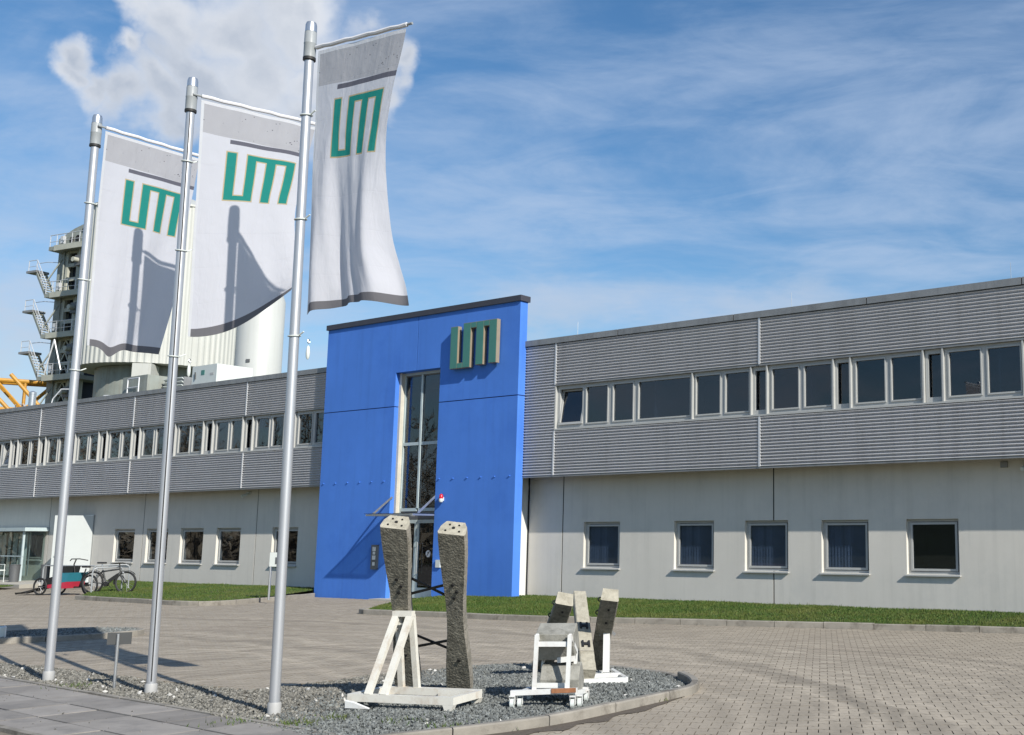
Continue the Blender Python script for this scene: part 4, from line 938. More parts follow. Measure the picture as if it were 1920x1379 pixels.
def ring(label, poleb, lean, z, d, reach):
    c = Vector((poleb[0] + lean * z / 7, poleb[1], z)); T = thing('flag_ring', label, 'ring', tuple(c), group='rings tying the flags to the poles')
    m = MB(); m.torus(c, (.12 * d[1], -.12 * d[0], 1), .06, .008, 24, 6); dd = Vector((d[0], d[1], 0)).normalized(); m.path([c + dd * .06, c + dd * (reach * .6) + EZ * .01, c + dd * reach + EZ * .035], .008, 6); m.build('loop', 'ac', T, True)
PB = {1: ((-8.63, 14.34), (.538, .843)), 2: ((-6.735, 13.12), (.741, .671)), 3: ((-4.73, 11.62), (.9, -.436))}
for k_, zs in ((1, (6.05, 5.03, 3.85)), (2, (6.2, 5.1, 3.83)), (3, (6.2, 5.05, 3.80))):
    for q, z in enumerate(zs):
        ring(('upper', 'middle', 'lower')[q] + ' ring on the ' + {1: 'leftmost', 2: 'middle', 3: 'rightmost'}[k_] + ' flagpole', PB[k_][0], {1: -.02, 2: -.06, 3: -.05}[k_], z, PB[k_][1], .13)
s3, s2, s1_ = (-4.70, 11.60, 6.96), (-6.68, 13.13, 7.03), (-8.54, 14.36, 7.09)
def f3(u, v):
    g = min(1, max(.06, (v - .30) * 1.9)); a = .10 * math.sin(3.6 + u * 9.0 + v * 1.2) * g * (.35 + u) + .03 * math.sin(u * 19 + v * 2.5) * g + .012 * math.sin(u * 34 - v * 5) * g + .12 * u * v
    return a - .05 * math.exp(-((v - 1) / .10) ** 2) * u
banner('banner', 'white banner with green bar logo on the rightmost flagpole', s3, (.9, -.436),
       [(0, .03, 1.27, 0, 0), (.08, .03, 1.22, -.25, -.22), (.2, .04, 1.10, -.60, -.58), (.32, .05, 1.02, -.95, -.98), (.45, .05, .98, -1.35, -1.38), (.6, .07, .99, -1.78, -1.80), (.75, .08, 1.03, -2.22, -2.24), (.88, .09, 1.14, -2.62, -2.56), (.96, .10, 1.29, -2.87, -2.80), (1, .10, 1.28, -3.0, -2.92)],
       f3, lambda u: .06 * math.sin(u * 4.0))
def f2(u, v):
    return -.34 * (u ** 1.6) * (v ** 2.0) + .045 * math.sin(u * 7 + v * 3) * v + .02 * math.sin(u * 15 - v * 4) * u
banner('banner', 'white banner with green bar logo on the middle flagpole', s2, (.741, .671),
       [(0, .0, 1.40, 0, 0), (.15, .01, 1.33, -.44, -.40), (.3, .02, 1.27, -.88, -.82), (.42, .03, 1.19, -1.25, -1.12), (.55, .03, 1.17, -1.64, -1.46), (.7, .04, 1.21, -2.08, -1.80), (.85, .05, 1.19, -2.55, -2.08), (.95, .05, 1.12, -2.85, -2.24), (1, .05, 1.05, -3.0, -2.34)],
       f2, lambda u: -.10 * math.sin(u * 3.14))
def f1(u, v):
    return .05 * math.sin(1 + u * 6.5 + v * 2) * v + .02 * math.sin(u * 17 + v * 3) * v - .07 * math.exp(-((u - .2) / .10) ** 2) * max(0, v - .6)
banner('banner', 'white banner with green bar logo on the leftmost flagpole', s1_, (.538, .843),
       [(0, .0, 1.32, 0, 0), (.2, .0, 1.26, -.58, -.58), (.4, .0, 1.19, -1.17, -1.17), (.6, .01, 1.15, -1.76, -1.76), (.75, .01, 1.11, -2.22, -2.20), (.88, .01, 1.03, -2.62, -2.58), (1, .01, .95, -2.98, -2.97)],
       f1, lambda u: -.12 * math.exp(-((u - .27) / .12) ** 2) + .02)
for k_, (b, d, z) in {'middle': ((-6.73, 13.12), (.741, .671), 3.68), 'rightmost': ((-4.70, 11.60), (.9, -.436), 3.62)}.items():
    c = Vector((b[0] + d[0] * .14, b[1] + d[1] * .14, z)); T = thing('flag_weight', 'small weight hanging below the flag on the ' + k_ + ' flagpole', 'weight', tuple(c))
    m = MB(); m.lathe(c - EZ * .12, [(.006, .04), (.018, .06), (.021, .11), (.015, .17), (.005, .185)], 12); m.build('body', 'ac', T, True); m = MB(); m.torus(c + EZ * .11, (1, 0, 0), .022, .005, 14, 6); m.build('hook', 'steel', T)

# ------------------------------------------------------------------ concrete sleeper exhibits
def sleeper_mesh(B, A, w, Nn, L, prof, tk, chf=.035):
    """B foot centre of wide face, A axis, w width axis, Nn outward normal of the wide face; prof: (t, half width)"""
    m = MB(); vs = []; fs = []; n = len(prof)
    for (t, h) in prof:
        c = B + A * (L * t); h2 = h * .66
        ring_ = [c - w * h + Nn * -.03, c - w * (h - .012), c + w * (h - .012), c + w * h + Nn * -.03, c + w * (h * .93) - Nn * (tk * .62), c + w * h2 - Nn * tk, c - w * h2 - Nn * tk, c - w * (h * .93) - Nn * (tk * .62)]
        vs += ring_
    for i in range(n - 1):
        for a in range(8): fs.append((i * 8 + a, i * 8 + (a + 1) % 8, (i + 1) * 8 + (a + 1) % 8, (i + 1) * 8 + a))
    fs.append(tuple(range(8))[::-1]); fs.append(tuple((n - 1) * 8 + a for a in range(8)))
    m.add(vs, fs); return m
def subdiv(o, levels, disp, scale, seed):
    t = bpy.data.textures.new('rough_%d' % seed, 'CLOUDS'); t.noise_scale = scale; t.noise_depth = 3
    s = o.modifiers.new('subdivide', 'SUBSURF'); s.subdivision_type = 'SIMPLE'; s.levels = levels; s.render_levels = levels
    d = o.modifiers.new('rough', 'DISPLACE'); d.texture = t; d.texture_coords = 'GLOBAL'; d.strength = disp; d.mid_level = .5
A1 = Vector((.23, -1.48, 1.74)).normalized(); W1 = Vector((.975, .034, -.1)); W1 = (W1 - A1 * W1.dot(A1)).normalized(); N1 = W1.cross(A1).normalized()
if N1.y > 0: N1 = -N1
TP = thing('sleeper_pair', 'two tall grey concrete railway sleepers leaning forward, joined by black cross ties', 'sleepers', (-3.6, 13.15, 0))
PROF = [(0, .140), (.05, .145), (.15, .139), (.28, .120), (.4, .102), (.5, .097), (.6, .104), (.72, .124), (.85, .141), (.96, .147), (1, .143)]
BL_ = Vector((-3.87, 13.12, .075)); feet = [BL_, BL_ + W1 * .585]
for q, B in enumerate(feet):
    L = 2.30
    m = sleeper_mesh(B, A1, W1, N1, L, PROF, .20); o = m.build('sleeper', 'concrete', TP)
    o.data.materials.append(MT['rough']); o.data.materials.append(MT['concrete_pale'])
    invw = wmat(TP)
    for pl in o.data.polygons:
        nr = pl.normal
        if nr.dot(N1) > .9: pl.material_index = 1
        elif nr.dot(A1) > .9: pl.material_index = 2
    subdiv(o, 5, .0065, .024, q)
    top = B + A1 * (L + .003)
    h = MB()
    for (a, b, r) in ((-.07, -.05, .0105), (.07, -.05, .0105), (-.048, -.145, .010), (.048, -.145, .010), (0, -.10, .016)):
        h.tube(top + W1 * a + N1 * b - A1 * .01, top + W1 * a + N1 * b + A1 * .006, r, 14)
    h.build('bolt_hole', 'hole', o)
    for (t, a) in ((.70, -.01), (.62, .0), (.66, .03), (.22, .02)):
        h = MB(); c = B + A1 * (L * t) + W1 * a + N1 * .008; h.tube(c - N1 * .03, c + N1 * .004, .018, 10); h.build('dowel_hole', 'hole', o)
for t0, t1 in ((1.55, 1.32), (1.32, 1.52), (.72, .53), (.53, .70)):
    m = MB(); m.bar(feet[0] + A1 * t0 + W1 * .09 - N1 * .11, feet[1] + A1 * t1 - W1 * .09 - N1 * (.12 if t0 > t1 else .10), .028, .012, N1); m.build('tie_bar', 'black', TP)
# cream stand below them
ca_, sa_ = math.cos(R(-14.7)), math.sin(R(-14.7)); fx = Vector((ca_, sa_, 0)); fy = Vector((-sa_, ca_, 0)); F0 = Vector((-4.12, 11.99, 0))
def E1(x, y, z): return F0 + fx * x + fy * y + EZ * z
TC = thing('steel_stand', 'cream painted steel A-frame stand under the two tall sleepers', 'stand', tuple(F0))
bz = .115; hw = .075
for a, b, nm in (((0, 0), (1.20, 0), 'front_beam'), ((.04, .62), (1.16, .60), 'back_beam'), ((.038, .038), (.038, .582), 'side_beam'), ((1.16, .038), (1.16, .56), 'side_beam')):
    m = MB(); m.bar(E1(*a, bz), E1(*b, bz), .072, hw); m.build(nm, 'cream', TC)
m = MB(); m.bar(E1(.75, .50, bz + .005), E1(1.12, .50, bz + .005), .10, .07); m.build('ballast_bar', 'cream', TC)
apx = [E1(.245, .42, .93), E1(.405, .42, .93)]
for q, x in enumerate((.215, .40)):
    m = MB(); m.bar(E1(x, .0, bz + .03), apx[q] + EZ * -.01, .068, .05, fy); m.build('front_leg', 'cream', TC)
    m = MB(); m.bar(E1(x + .01, .61, bz + .03), apx[q] + fy * .03 + EZ * -.01, .06, .05, fy); m.build('back_leg', 'cream', TC)
m = MB(); m.bar(apx[0] - fx * .035 + EZ * .0, apx[1] + fx * .035 + EZ * .0, .07, .06); m.build('head_plate', 'cream', TC)
m = MB(); m.bar(apx[0] + fy * .02 - EZ * .11, apx[1] + fy * .02 - EZ * .11, .03, .02); m.build('cross_bar', 'cream', TC)
for x, y in ((.06, .0), (1.14, .0), (1.14, .55), (.1, .6)):
    m = MB(); m.prism([E1(x - .06, y - .035, .08), E1(x + .06, y - .035, .08), E1(x + .035, y - .035, .02), E1(x - .035, y - .035, .02)], fy * .07); m.build('foot', 'cream', TC)
pl_ = MB(); pl_.prism([E1(.02, -.10, .02), E1(.30, -.10, .02), E1(.12, -.10, .075), E1(.02, -.10, .09)], fy * .012 + EZ * .01); tag(pl_.build('metal_scrap', 'white_paint'), 'pale metal offcut lying at the left end of the cream stand', 'scrap')

# second group: blocks on a trolley, three short sleepers and a white stand
TT = thing('trolley', 'white steel trolley with castors and rusty beam holding two concrete blocks', 'trolley', (-2.1, 12.05, 0))
XL, XR = -2.235, -1.895
m = MB(); m.bar((-2.47, 12.0, .155), (-1.79, 12.0, .18), .06, .05); m.build('front_beam', 'white_paint', TT)
m = MB(); m.bar((-2.05, 11.965, .178), (-1.80, 11.965, .187), .012, .045); m.build('rust_patch', 'rust', TT)
m = MB(); m.bar((-2.40, 12.46, .13), (-1.74, 12.46, .13), .05, .05); m.build('rear_beam', 'white_paint', TT)
m = MB(); m.bar((-2.42, 12.02, .14), (-2.36, 12.44, .13), .045, .045); m.build('side_beam', 'white_paint', TT)
m = MB(); m.bar((-1.85, 12.03, .15), (-1.77, 12.44, .12), .045, .045); m.build('side_beam', 'white_paint', TT)
for x in (XL, XR):
    m = MB(); m.bar((x, 12.01, .17), (x + .015, 12.01, .735), .042, .035); m.build('post', 'white_paint', TT)
    pts = [(x + .015, 12.02, .725), (x + .035, 12.34, .53), (x + .03, 12.30, .36), (x + .07, 12.43, .14)]
    for a, b in zip(pts[:-1], pts[1:]): m = MB(); m.bar(a, b, .045, .03, (1, 0, 0)); m.build('side_strap', 'white_paint', TT)
m = MB(); m.bar((XL, 12.03, .64), (XR, 12.03, .64), .03, .05); m.build('upper_rail', 'white_paint', TT)
m = MB(); m.bar((XL, 12.12, .215), (XR, 12.12, .215), .03, .05); m.build('lower_rail', 'white_paint', TT)
m = MB(); m.bar((XL + .2, 12.2, .46), (XR + .05, 12.2, .48), .03, .055); m.build('middle_rail', 'white_paint', TT)
def castor(x, y, T):
    e = MB(); e.obox((x, y, .125), (.03, 0, 0), (0, .035, 0), (0, 0, .006)); e.obox((x - .026, y, .085), (.003, 0, 0), (0, .02, 0), (0, 0, .042)); e.obox((x + .026, y, .085), (.003, 0, 0), (0, .02, 0), (0, 0, .042)); c = e.build('castor', 'white_paint', T)
    w = MB(); w.tube((x - .018, y, .052), (x + .018, y, .052), .05, 18); w.build('wheel', 'ac', c, True)
for x, y in ((-2.45, 11.99), (-2.38, 12.03), (-1.83, 11.97), (-1.77, 12.05), (-2.36, 12.45), (-1.76, 12.45)): castor(x, y, TT)
def block(label, pts, x0, x1, sh):
    m = MB(); m.prism([Vector((x0, y, z)) for y, z in pts], Vector((x1 - x0, sh, 0))); o = m.build('concrete_block', 'block'); bv = o.modifiers.new('bevel', 'BEVEL'); bv.width = .008; bv.segments = 2
    return tag(o, label, 'concrete block', 'six-sided blocks on the trolley')
block('upper six-sided concrete block on the white trolley', [(12.05, .735), (12.30, .835), (12.47, .64), (12.36, .45), (12.20, .46), (12.09, .61)], -2.245, -1.855, .03)
block('lower six-sided concrete block on the white trolley, in shade', [(12.12, .27), (12.20, .40), (12.33, .43), (12.52, .24), (12.44, .10), (12.18, .13)], -2.20, -1.80, .03)

def short_sleeper(label, B, T_, hw0, hw1, tk, face_up, matn='concrete', wv=(1, 0, 0)):
    B, T_ = Vector(B), Vector(T_); A = (T_ - B); L = A.length; A.normalize(); w = Vector(wv); w = (w - A * w.dot(A)).normalized(); N = w.cross(A).normalized()
    if (N.y > 0): N = -N
    R0 = thing('short_sleeper', label, 'sleeper', (B.x, B.y, 0), group='short sleepers behind the trolley')
    m = MB(); vs = []
    for t, h in ((0, hw0), (.35, hw0 * .6 + hw1 * .4), (.75, hw1 * 1.02), (1, hw1)):
        c = B + A * (L * t); k = .012; vs += [c - w * (h - k), c + w * (h - k), c + w * h - N * k, c + w * (h * .86) - N * tk, c - w * (h * .86) - N * tk, c - w * h - N * k]
    fs = []
    for i in range(3):
        for a in range(6): fs.append((i * 6 + a, i * 6 + (a + 1) % 6, (i + 1) * 6 + (a + 1) % 6, (i + 1) * 6 + a))
    fs += [tuple(range(6))[::-1], tuple(18 + a for a in range(6))]
    m.add(vs, fs); o = m.build('body', matn, R0)
    if not face_up:
        o.data.materials.append(MT['rough_light']); o.data.materials.append(MT['concrete_pale'])
        for pl in o.data.polygons:
            if pl.normal.dot(N) > .9: pl.material_index = 1
            elif pl.normal.dot(A) > .9: pl.material_index = 2
    subdiv(o, 3, .008, .04, rnd.randint(100, 999))
    return R0, o, A, w, N, L, B
r = short_sleeper('left short dark sleeper leaning forward behind the trolley', (-2.70, 14.95, .06), (-2.235, 13.78, .94), .13, .108, .17, False)
for t in (.9, .72):
    h = MB(); c = r[6] + r[2] * (r[5] * t) + r[3] * .01 + r[4] * .006; h.tube(c - r[4] * .02, c + r[4] * .004, .014, 10); h.build('dowel_hole', 'hole', r[0])
    h = MB(); c = r[6] + r[2] * (r[5] * (t + .06)) - r[3] * .11 - r[4] * .05; h.torus(c, (0, 1, 0), .022, .008, 12, 6); h.build('lifting_eye', 'black', r[0])
r = short_sleeper('right short dark sleeper leaning forward on the white post', (-2.01, 15.05, .05), (-1.70, 13.82, .985), .10, .108, .17, False)
for t in (.88, .70):
    h = MB(); c = r[6] + r[2] * (r[5] * t) + r[3] * .01 + r[4] * .006; h.tube(c - r[4] * .02, c + r[4] * .004, .014, 10); h.build('dowel_hole', 'hole', r[0])
    h = MB(); c = r[6] + r[2] * (r[5] * (t + .08)) - r[3] * .11 - r[4] * .05; h.torus(c, (0, 1, 0), .024, .008, 12, 6); h.build('lifting_eye', 'black', r[0])
r = short_sleeper('middle pale sleeper leaning back with two rail fastenings', (-1.915, 13.70, .20), (-2.235, 15.0, 1.05), .092, .082, .17, True, 'concrete_pale', (.92, .36, 0))
for t in (.53, .30):
    c = r[6] + r[2] * (r[5] * t) + r[4] * .008
    h = MB()
    for e in (-1, 1): h.obox(c + r[3] * (.038 * e), r[3] * .012, r[2] * .055, r[4] * .014)
    h.obox(c, r[3] * .028, r[2] * .018, r[4] * .012); h.build('rail_fastening', 'rust' if False else 'black', r[0])
h = MB(); c = r[6] + r[2] * (r[5] * .22); h.obox(c, r[3] * .086, r[2] * .006, r[4] * .006); h.build('cast_joint', 'concrete', r[0])
TW = thing('steel_stand', 'white steel post stand with triangular base at the right end of the gravel', 'stand', (-1.75, 14.3, 0))
for a, b, w_ in (((-2.05, 13.75, .06), (-1.50, 13.92, .06), .07), ((-1.50, 13.92, .06), (-1.80, 14.9, .06), .05), ((-1.80, 14.9, .06), (-2.05, 13.78, .06), .05), ((-1.98, 14.12, .075), (-1.62, 14.26, .075), .08)):
    m = MB(); m.bar(a, b, w_, .06); m.build('base_beam', 'white_paint', TW)
m = MB(); m.bar((-1.785, 14.30, .10), (-1.80, 14.42, .62), .078, .06, (0, 1, 0)); m.build('post', 'white_paint', TW)
m = MB(); m.bar((-1.90, 14.43, .54), (-1.80, 14.42, .635), .03, .05, (0, 1, 0)); m.bar((-1.80, 14.42, .635), (-1.70, 14.43, .54), .03, .05, (0, 1, 0)); m.build('cradle', 'coping', TW)

# ------------------------------------------------------------------ small signs and boxes
T = thing('info_sign', 'small grey info sign on a thin post between the left and middle flagpoles', 'sign', (-7.4, 13.58, 0))
m = MB(); m.tube((-7.4, 13.58, 0), (-7.4, 13.58, .62), .017, 10); m.build('post', 'steel', T, True)
m = MB(); m.obox((-7.40, 13.61, .565), (.115, .05, 0), (-.004, .01, 0), (0, 0, .068)); m.build('plate', 'sign_back', T)
pb = P(-28.25, 19.2, .1); T = thing('lawn_sign', 'grey sign box on a post on the left lawn, behind the rightmost flagpole', 'sign', tuple(pb))
m = MB(); m.tube(pb, pb + EZ * 1.28, .03, 10); m.build('post', 'steel', T, True)
m = MB(); c = pb + EZ * 1.08 + Vector((.20, -.02, 0)); m.obox(c, (.22, -.03, 0), (.006, .04, 0), (0, 0, .19)); m.build('box', 'ac', T)
m = MB(); m.obox(c + Vector((-.01, -.045, -.03)), (.05, -.007, 0), (0, .003, 0), (0, 0, .09)); m.build('number_plate', 'grey', T)
T = thing('metal_box', 'grey metal box on the kerb of the small gravel island, cut by the left edge', 'box', (-12.75, 19.62, .08))
m = MB(); m.obox((-12.78, 19.5, .16), (.17, .12, 0), (-.09, .12, 0), (0, 0, .1)); b = m.build('casing', 'ac', T); bv = b.modifiers.new('bevel', 'BEVEL'); bv.width = .012; bv.segments = 2
m = MB(); m.obox((-12.60, 19.60, .16), (.008, .006, 0), (-.092, .125, 0), (0, 0, .11)); m.build('rim', 'trim', T)

# ------------------------------------------------------------------ bicycles, racks, cargo trike
def wheel(parent, c, axis, R_, name='wheel'):
    m = MB(); m.torus(c, axis, R_ - .022, .027, 32, 8); w = m.build(name, 'black', parent, True)
    m = MB(); m.torus(c, axis, R_ - .05, .011, 32, 6); m.build('rim', 'sign_back', w, True)
    ax = Vector(axis).normalized(); m = MB(); m.tube(Vector(c) - ax * .05, Vector(c) + ax * .05, .025, 10); m.build('hub', 'black', w, True)
    up = Vector((0, 0, 1)); x = ax.cross(up).normalized(); m = MB()
    for i in range(14):
        t = 2 * math.pi * i / 14; e = x * math.cos(t) + up * math.sin(t); m.tube(Vector(c) + ax * (.03 if i % 2 else -.03), Vector(c) + e * (R_ - .05), .0022, 4)
    tag(m.build('spokes', 'steel', w), kind='stuff')
    return w
def bicycle(label, rear, front, z):
    T = thing('bicycle', label, 'bicycle', (rear[0], rear[1], z)); r = Vector((rear[0], rear[1], z + .345)); f = Vector((front[0], front[1], z + .345)); d = (f - r).normalized(); ax = Vector((-d.y, d.x, 0))
    k = (f - r).length / 1.08
    def q(x, y, o=0): return r + d * (x * k) + EZ * y + ax * o
    wheel(T, r, ax, .345); wheel(T, f, ax, .345)
    bb, st, hd0, hd1 = q(.44, -.05), q(.30, .38), q(.90, .26), q(.86, .45)
    m = MB(); m.tube(bb, st, .024); m.tube(bb, hd0, .034); m.tube(st - EZ * .05, hd1 - EZ * .04, .026)
    for o in (-.05, .05): m.tube(bb + ax * o * .6, r + ax * o, .011); m.tube(st + ax * o * .4 - EZ * .03, r + ax * o, .010)
    m.tube(hd0, hd1, .026); m.build('frame', 'sign_back', T, True)
    m = MB(); m.tube(st, q(.26, .56), .014); sp_ = m.build('seat_post', 'steel', T)
    m = MB(); m.obox(q(.25, .60), d * .13, ax * .065, EZ * .025); sa = m.build('saddle', 'black', T); bv = sa.modifiers.new('bevel', 'BEVEL'); bv.width = .022; bv.segments = 3
    m = MB(); 
    for o in (-.055, .055): m.tube(f + ax * o, q(.93, .20, o), .017); 
    m.tube(q(.93, .2, -.055), q(.93, .2, .055), .015); m.build('fork', 'black', T, True)
    m = MB(); m.tube(hd1, q(.83, .58), .018); m.path([q(.83, .58, -.30), q(.86, .60, -.12), q(.87, .60, 0), q(.86, .60, .12), q(.83, .58, .30)], .014); m.build('handlebar', 'black', T, True)
    m = MB(); m.obox(bb.lerp(hd0, .52) + EZ * .035, (hd0 - bb).normalized() * .17, ax * .035, (hd0 - bb).normalized().cross(ax) * .04); m.build('battery', 'black', T)
    m = MB(); m.tube(bb - ax * .05, bb + ax * .05, .075, 18); m.tube(bb + ax * .05, bb + ax * .07 + d * .12 - EZ * .10, .011); m.tube(bb - ax * .05, bb - ax * .07 - d * .12 + EZ * .10, .011); m.build('crank', 'black', T, True)
    m = MB(); m.tube(q(.97, .3), q(1.02, .3), .03, 12); m.build('headlamp', 'trim', T, True)
    for wh, a0, a1 in ((r, 20, 200), (f, 40, 190)):
        m = MB(); pts = [wh + (d * math.cos(R(a)) + EZ * math.sin(R(a))) * .375 for a in range(a0, a1 + 1, 15)]; 
        for a, b in zip(pts[:-1], pts[1:]): m.bar(a, b, .05, .006, EZ)
        m.build('mudguard', 'black', T)
    return T
bicycle('grey electric bicycle with black battery parked at the rack on the lawn', (-20.55, 36.0), (-19.50, 35.95), .06)
# cargo trike: two wheels and a box in front (left), rider's end to the right
T = thing('cargo_trike', 'red and teal cargo tricycle with black seat, parked left of the bicycle', 'tricycle', (-22.2, 36.3, 0))
dz = Vector((.90, -.28, 0)).normalized(); axx = Vector((-dz.y, dz.x, 0)); O = Vector((-22.45, 36.25, .0))
def q3(x, y, z): return O + dz * x + axx * y + EZ * z
wheel(T, q3(.18, -.03, .27), axx, .27); wheel(T, q3(.13, .73, .27), axx, .27); wheel(T, q3(1.75, .35, .32), axx, .32)
m = MB(); m.prism([q3(.42, 0, .22), q3(1.12, 0, .22), q3(1.18, 0, .42), q3(.42, 0, .32)], axx * .7); m.build('lower_box', 'red', T)
m = MB(); m.prism([q3(.70, 0, .36), q3(1.18, 0, .425), q3(1.27, 0, .70), q3(.80, 0, .69)], axx * .7); m.build('upper_box', 'teal', T)
m = MB(); m.prism([q3(.10, .1, .28), q3(.66, .1, .33), q3(.70, .1, .62), q3(.22, .1, .50)], axx * .5); m.build('cover', 'black', T)
m = MB(); m.prism([q3(.68, .06, .50), q3(.95, .06, .50), q3(1.05, .06, .90), q3(.82, .06, .90)], axx * .55); bk = m.build('seat_back', 'black', T)
m = MB(); m.path([q3(1.15, .35, .55), q3(1.05, .35, .95), q3(1.12, .35, 1.10)], .02); m.path([q3(1.25, .02, 1.07), q3(1.10, .2, 1.12), q3(1.10, .5, 1.12), q3(1.25, .68, 1.07)], .016); m.build('handlebar', 'black', T, True)
m = MB(); m.path([q3(.1, .0, .27), q3(.3, .35, .25), q3(1.3, .35, .25), q3(1.75, .35, .32)], .022); m.path([q3(.1, .72, .27), q3(.3, .35, .25)], .02); m.path([q3(1.35, .35, .26), q3(1.55, .35, .82)], .02); m.build('frame', 'black', T, True)
m = MB(); m.obox(q3(1.55, .35, .88), dz * .13, axx * .07, EZ * .03); sa = m.build('saddle', 'black', T); bv = sa.modifiers.new('bevel', 'BEVEL'); bv.width = .025; bv.segments = 3
m = MB(); pts = [q3(x, y, z) for x, y, z in ((-.72, -.1, .02), (-.65, .3, .03), (-.30, .5, .14), (.02, .45, .20), (.06, .0, .18), (-.2, -.2, .06))]
m.prism(pts, EZ * .05 - axx * .02); o = m.build('rain_cover', 'black'); subdiv(o, 3, .08, .25, 77); tag(o, 'black cover lying crumpled on the ground left of the cargo tricycle', 'cover')
def rack(label, a, b, h):
    a, b = Vector(a), Vector(b); d = (b - a).normalized(); T = thing('bike_rack', label, 'bike rack', tuple(a), group='steel bike hoops'); m = MB()
    m.path([a, a + EZ * (h - .12), a + EZ * (h - .035) + d * .035, a + EZ * h + d * .12, b + EZ * h - d * .12, b + EZ * (h - .035) - d * .035, b + EZ * (h - .12), b], .022, 8); m.build('hoop', 'cap', T, True)
rack('steel bike hoop in front of the grey bicycle', (-20.35, 35.6, .05), (-19.75, 36.2, .08), .80)
rack('long steel bike hoop behind the red cargo tricycle', (-23.6, 38.4, .05), (-21.35, 37.6, .05), .82)
rack('steel bike hoop behind the grey bicycle saddle', (-21.2, 37.1, .07), (-20.3, 37.6, .1), .82)

# ------------------------------------------------------------------ terrace by the left wing
T = thing('glass_shelter', 'pale framed glass porch at the left end of the office wing', 'shelter', tuple(P(-49.2, 22.3, .12)), PHI)
for s, n in ((-48.85, 22.25), (-51.4, 22.25), (-54.0, 22.25), (-56.5, 22.25)): MB().fbox(s - .035, s + .035, n - .035, n + .035, .12, 2.05).build('post', 'frame_light', T)
MB().fbox(-57, -48.6, 22.15, 23.06, 2.06, 2.2).build('roof', 'frame_light', T)
MB().fbox(-57, -48.8, 22.23, 22.27, 1.06, 1.10).build('rail', 'frame_light', T)
for a, b in ((-51.36, -48.9), (-53.96, -51.44), (-56.46, -54.04)): MB().fbox(a, b, 22.245, 22.255, .15, 2.03).build('pane', 'glass_clear', T)
MB().fbox(-48.86, -48.84, 22.3, 23.05, .15, 2.03).build('pane', 'glass_clear', T)
cu_ = MB(); x = -56.5
while x < -49.3: cu_.obox(P(x, 22.75 + .04 * math.sin(x * 19), 1.15), EX * .10 + EY * (.03 * math.cos(x * 19)), EY * .003, EZ * .85); x += .19
tag(cu_.build('curtain', 'white_plaster', T), kind='stuff')
def bin_(label, s, n):
    c = P(s, n, .12); T = thing('litter_bin', label, 'bin', tuple(c)); m = MB(); m.lathe(c, [(.16, 0), (.19, .62), (.20, .63), (.20, .66), (.17, .66), (.16, .60)], 18); m.build('body', 'grey', T, True); m = MB(); m.lathe(c + EZ * .55, [(.15, 0), (.155, .02)], 14); m.build('liner', 'black', T)
bin_('dark litter bin in front of the glass porch', -47.9, 21.6)
bin_('dark litter bin between the porch and the open white door', -46.95, 22.3)
c = P(-48.3, 21.1, .12); T = thing('terrace_chair', 'terrace chair with dark backrest and pale metal frame, cut by the left edge', 'chair', tuple(c), PHI)
m = MB(); m.obox(c + EZ * .45, EX * .24, EY * .24, EZ * .02); m.build('seat', 'ac', T)
m = MB(); m.obox(c + EZ * .72 - EX * .22, EX * .02 + EZ * -.02, EY * .23, EZ * .26); m.build('backrest', 'black', T)
for a in (-.22, .22):
    for b in (-.22, .22): m = MB(); m.tube(c + EX * a + EY * b, c + EX * a + EY * b + EZ * (.66 if a > 0 else .5), .014); m.build('leg', 'ac', T)
    m = MB(); m.tube(c + EY * a + EX * .22 + EZ * .66, c + EY * a - EX * .22 + EZ * .66, .016); m.build('armrest', 'ac', T)

# ------------------------------------------------------------------ roof plant
def rbox(name, label, cat, c, d, s, m_='ac'):
    T = thing(name, label, cat, tuple(c), PHI); c = Vector(c); m = MB(); m.obox(c + EZ * (s[2] / 2), EX * (s[0] / 2), EY * (s[1] / 2), EZ * (s[2] / 2)); m.build('casing', m_, T); return T
c = Vector((-22.15, 47.0, 7.0)); T = rbox('rooftop_unit', 'white air handling unit on the roof left of the rightmost flagpole', 'roof unit', c, 0, (1.75, 1.6, 1.85))
f = c - EY * .80 + EX * .0
m = MB(); m.obox(f + EX * -.1 + EZ * 1.55, EX * .12, EY * .01, EZ * .10); m.build('control_panel', 'sign_green', T)
m = MB(); m.obox(f + EX * .55 + EZ * 1.45, EX * .13, EY * .008, EZ * .05); m.build('label_plate', 'frame', T)
m = MB(); m.tube(f - EX * .6 + EZ * 1.3 - EY * .03, f - EX * .62 + EZ * 1.6 - EY * .03, .02); m.build('handle', 'black', T)
c = Vector((-24.9, 50, 7.0)); T = rbox('louvre_unit', 'louvred ventilation unit on the roof beside the white unit', 'roof unit', c, 0, (1.5, 1.6, 1.75), 'coping')
for i in range(7): m = MB(); m.obox(c - EY * .84 + EZ * (.75 + i * .155), EX * .72, EY * .05 - EZ * .03, EZ * .012 + EY * .012); m.build('louvre', 'ac', T)
c = Vector((-26.9, 50.5, 7.0)); T = rbox('rooftop_box', 'grey roof plant box with a small handrail behind the middle flagpole', 'roof unit', c, 0, (2.0, 1.6, 1.9), 'tower')
m = MB(); e = c - EY * 1.0 - EX * .2; m.path([e + EZ * .9, e + EZ * 1.75, e + EZ * 1.75 + EX * .9, e + EZ * .9 + EX * .9], .03, 6); m.path([e + EZ * 1.35, e + EZ * 1.35 + EX * .9], .025, 6); m.build('handrail', 'trim', T)
def handrail(label, pts):
    T = thing('roof_handrail', label, 'handrail', tuple(pts[0])); m = MB(); m.path([Vector(p) for p in pts], .028, 6); m.build('tube', 'trim', T)
bz_ = 7.0
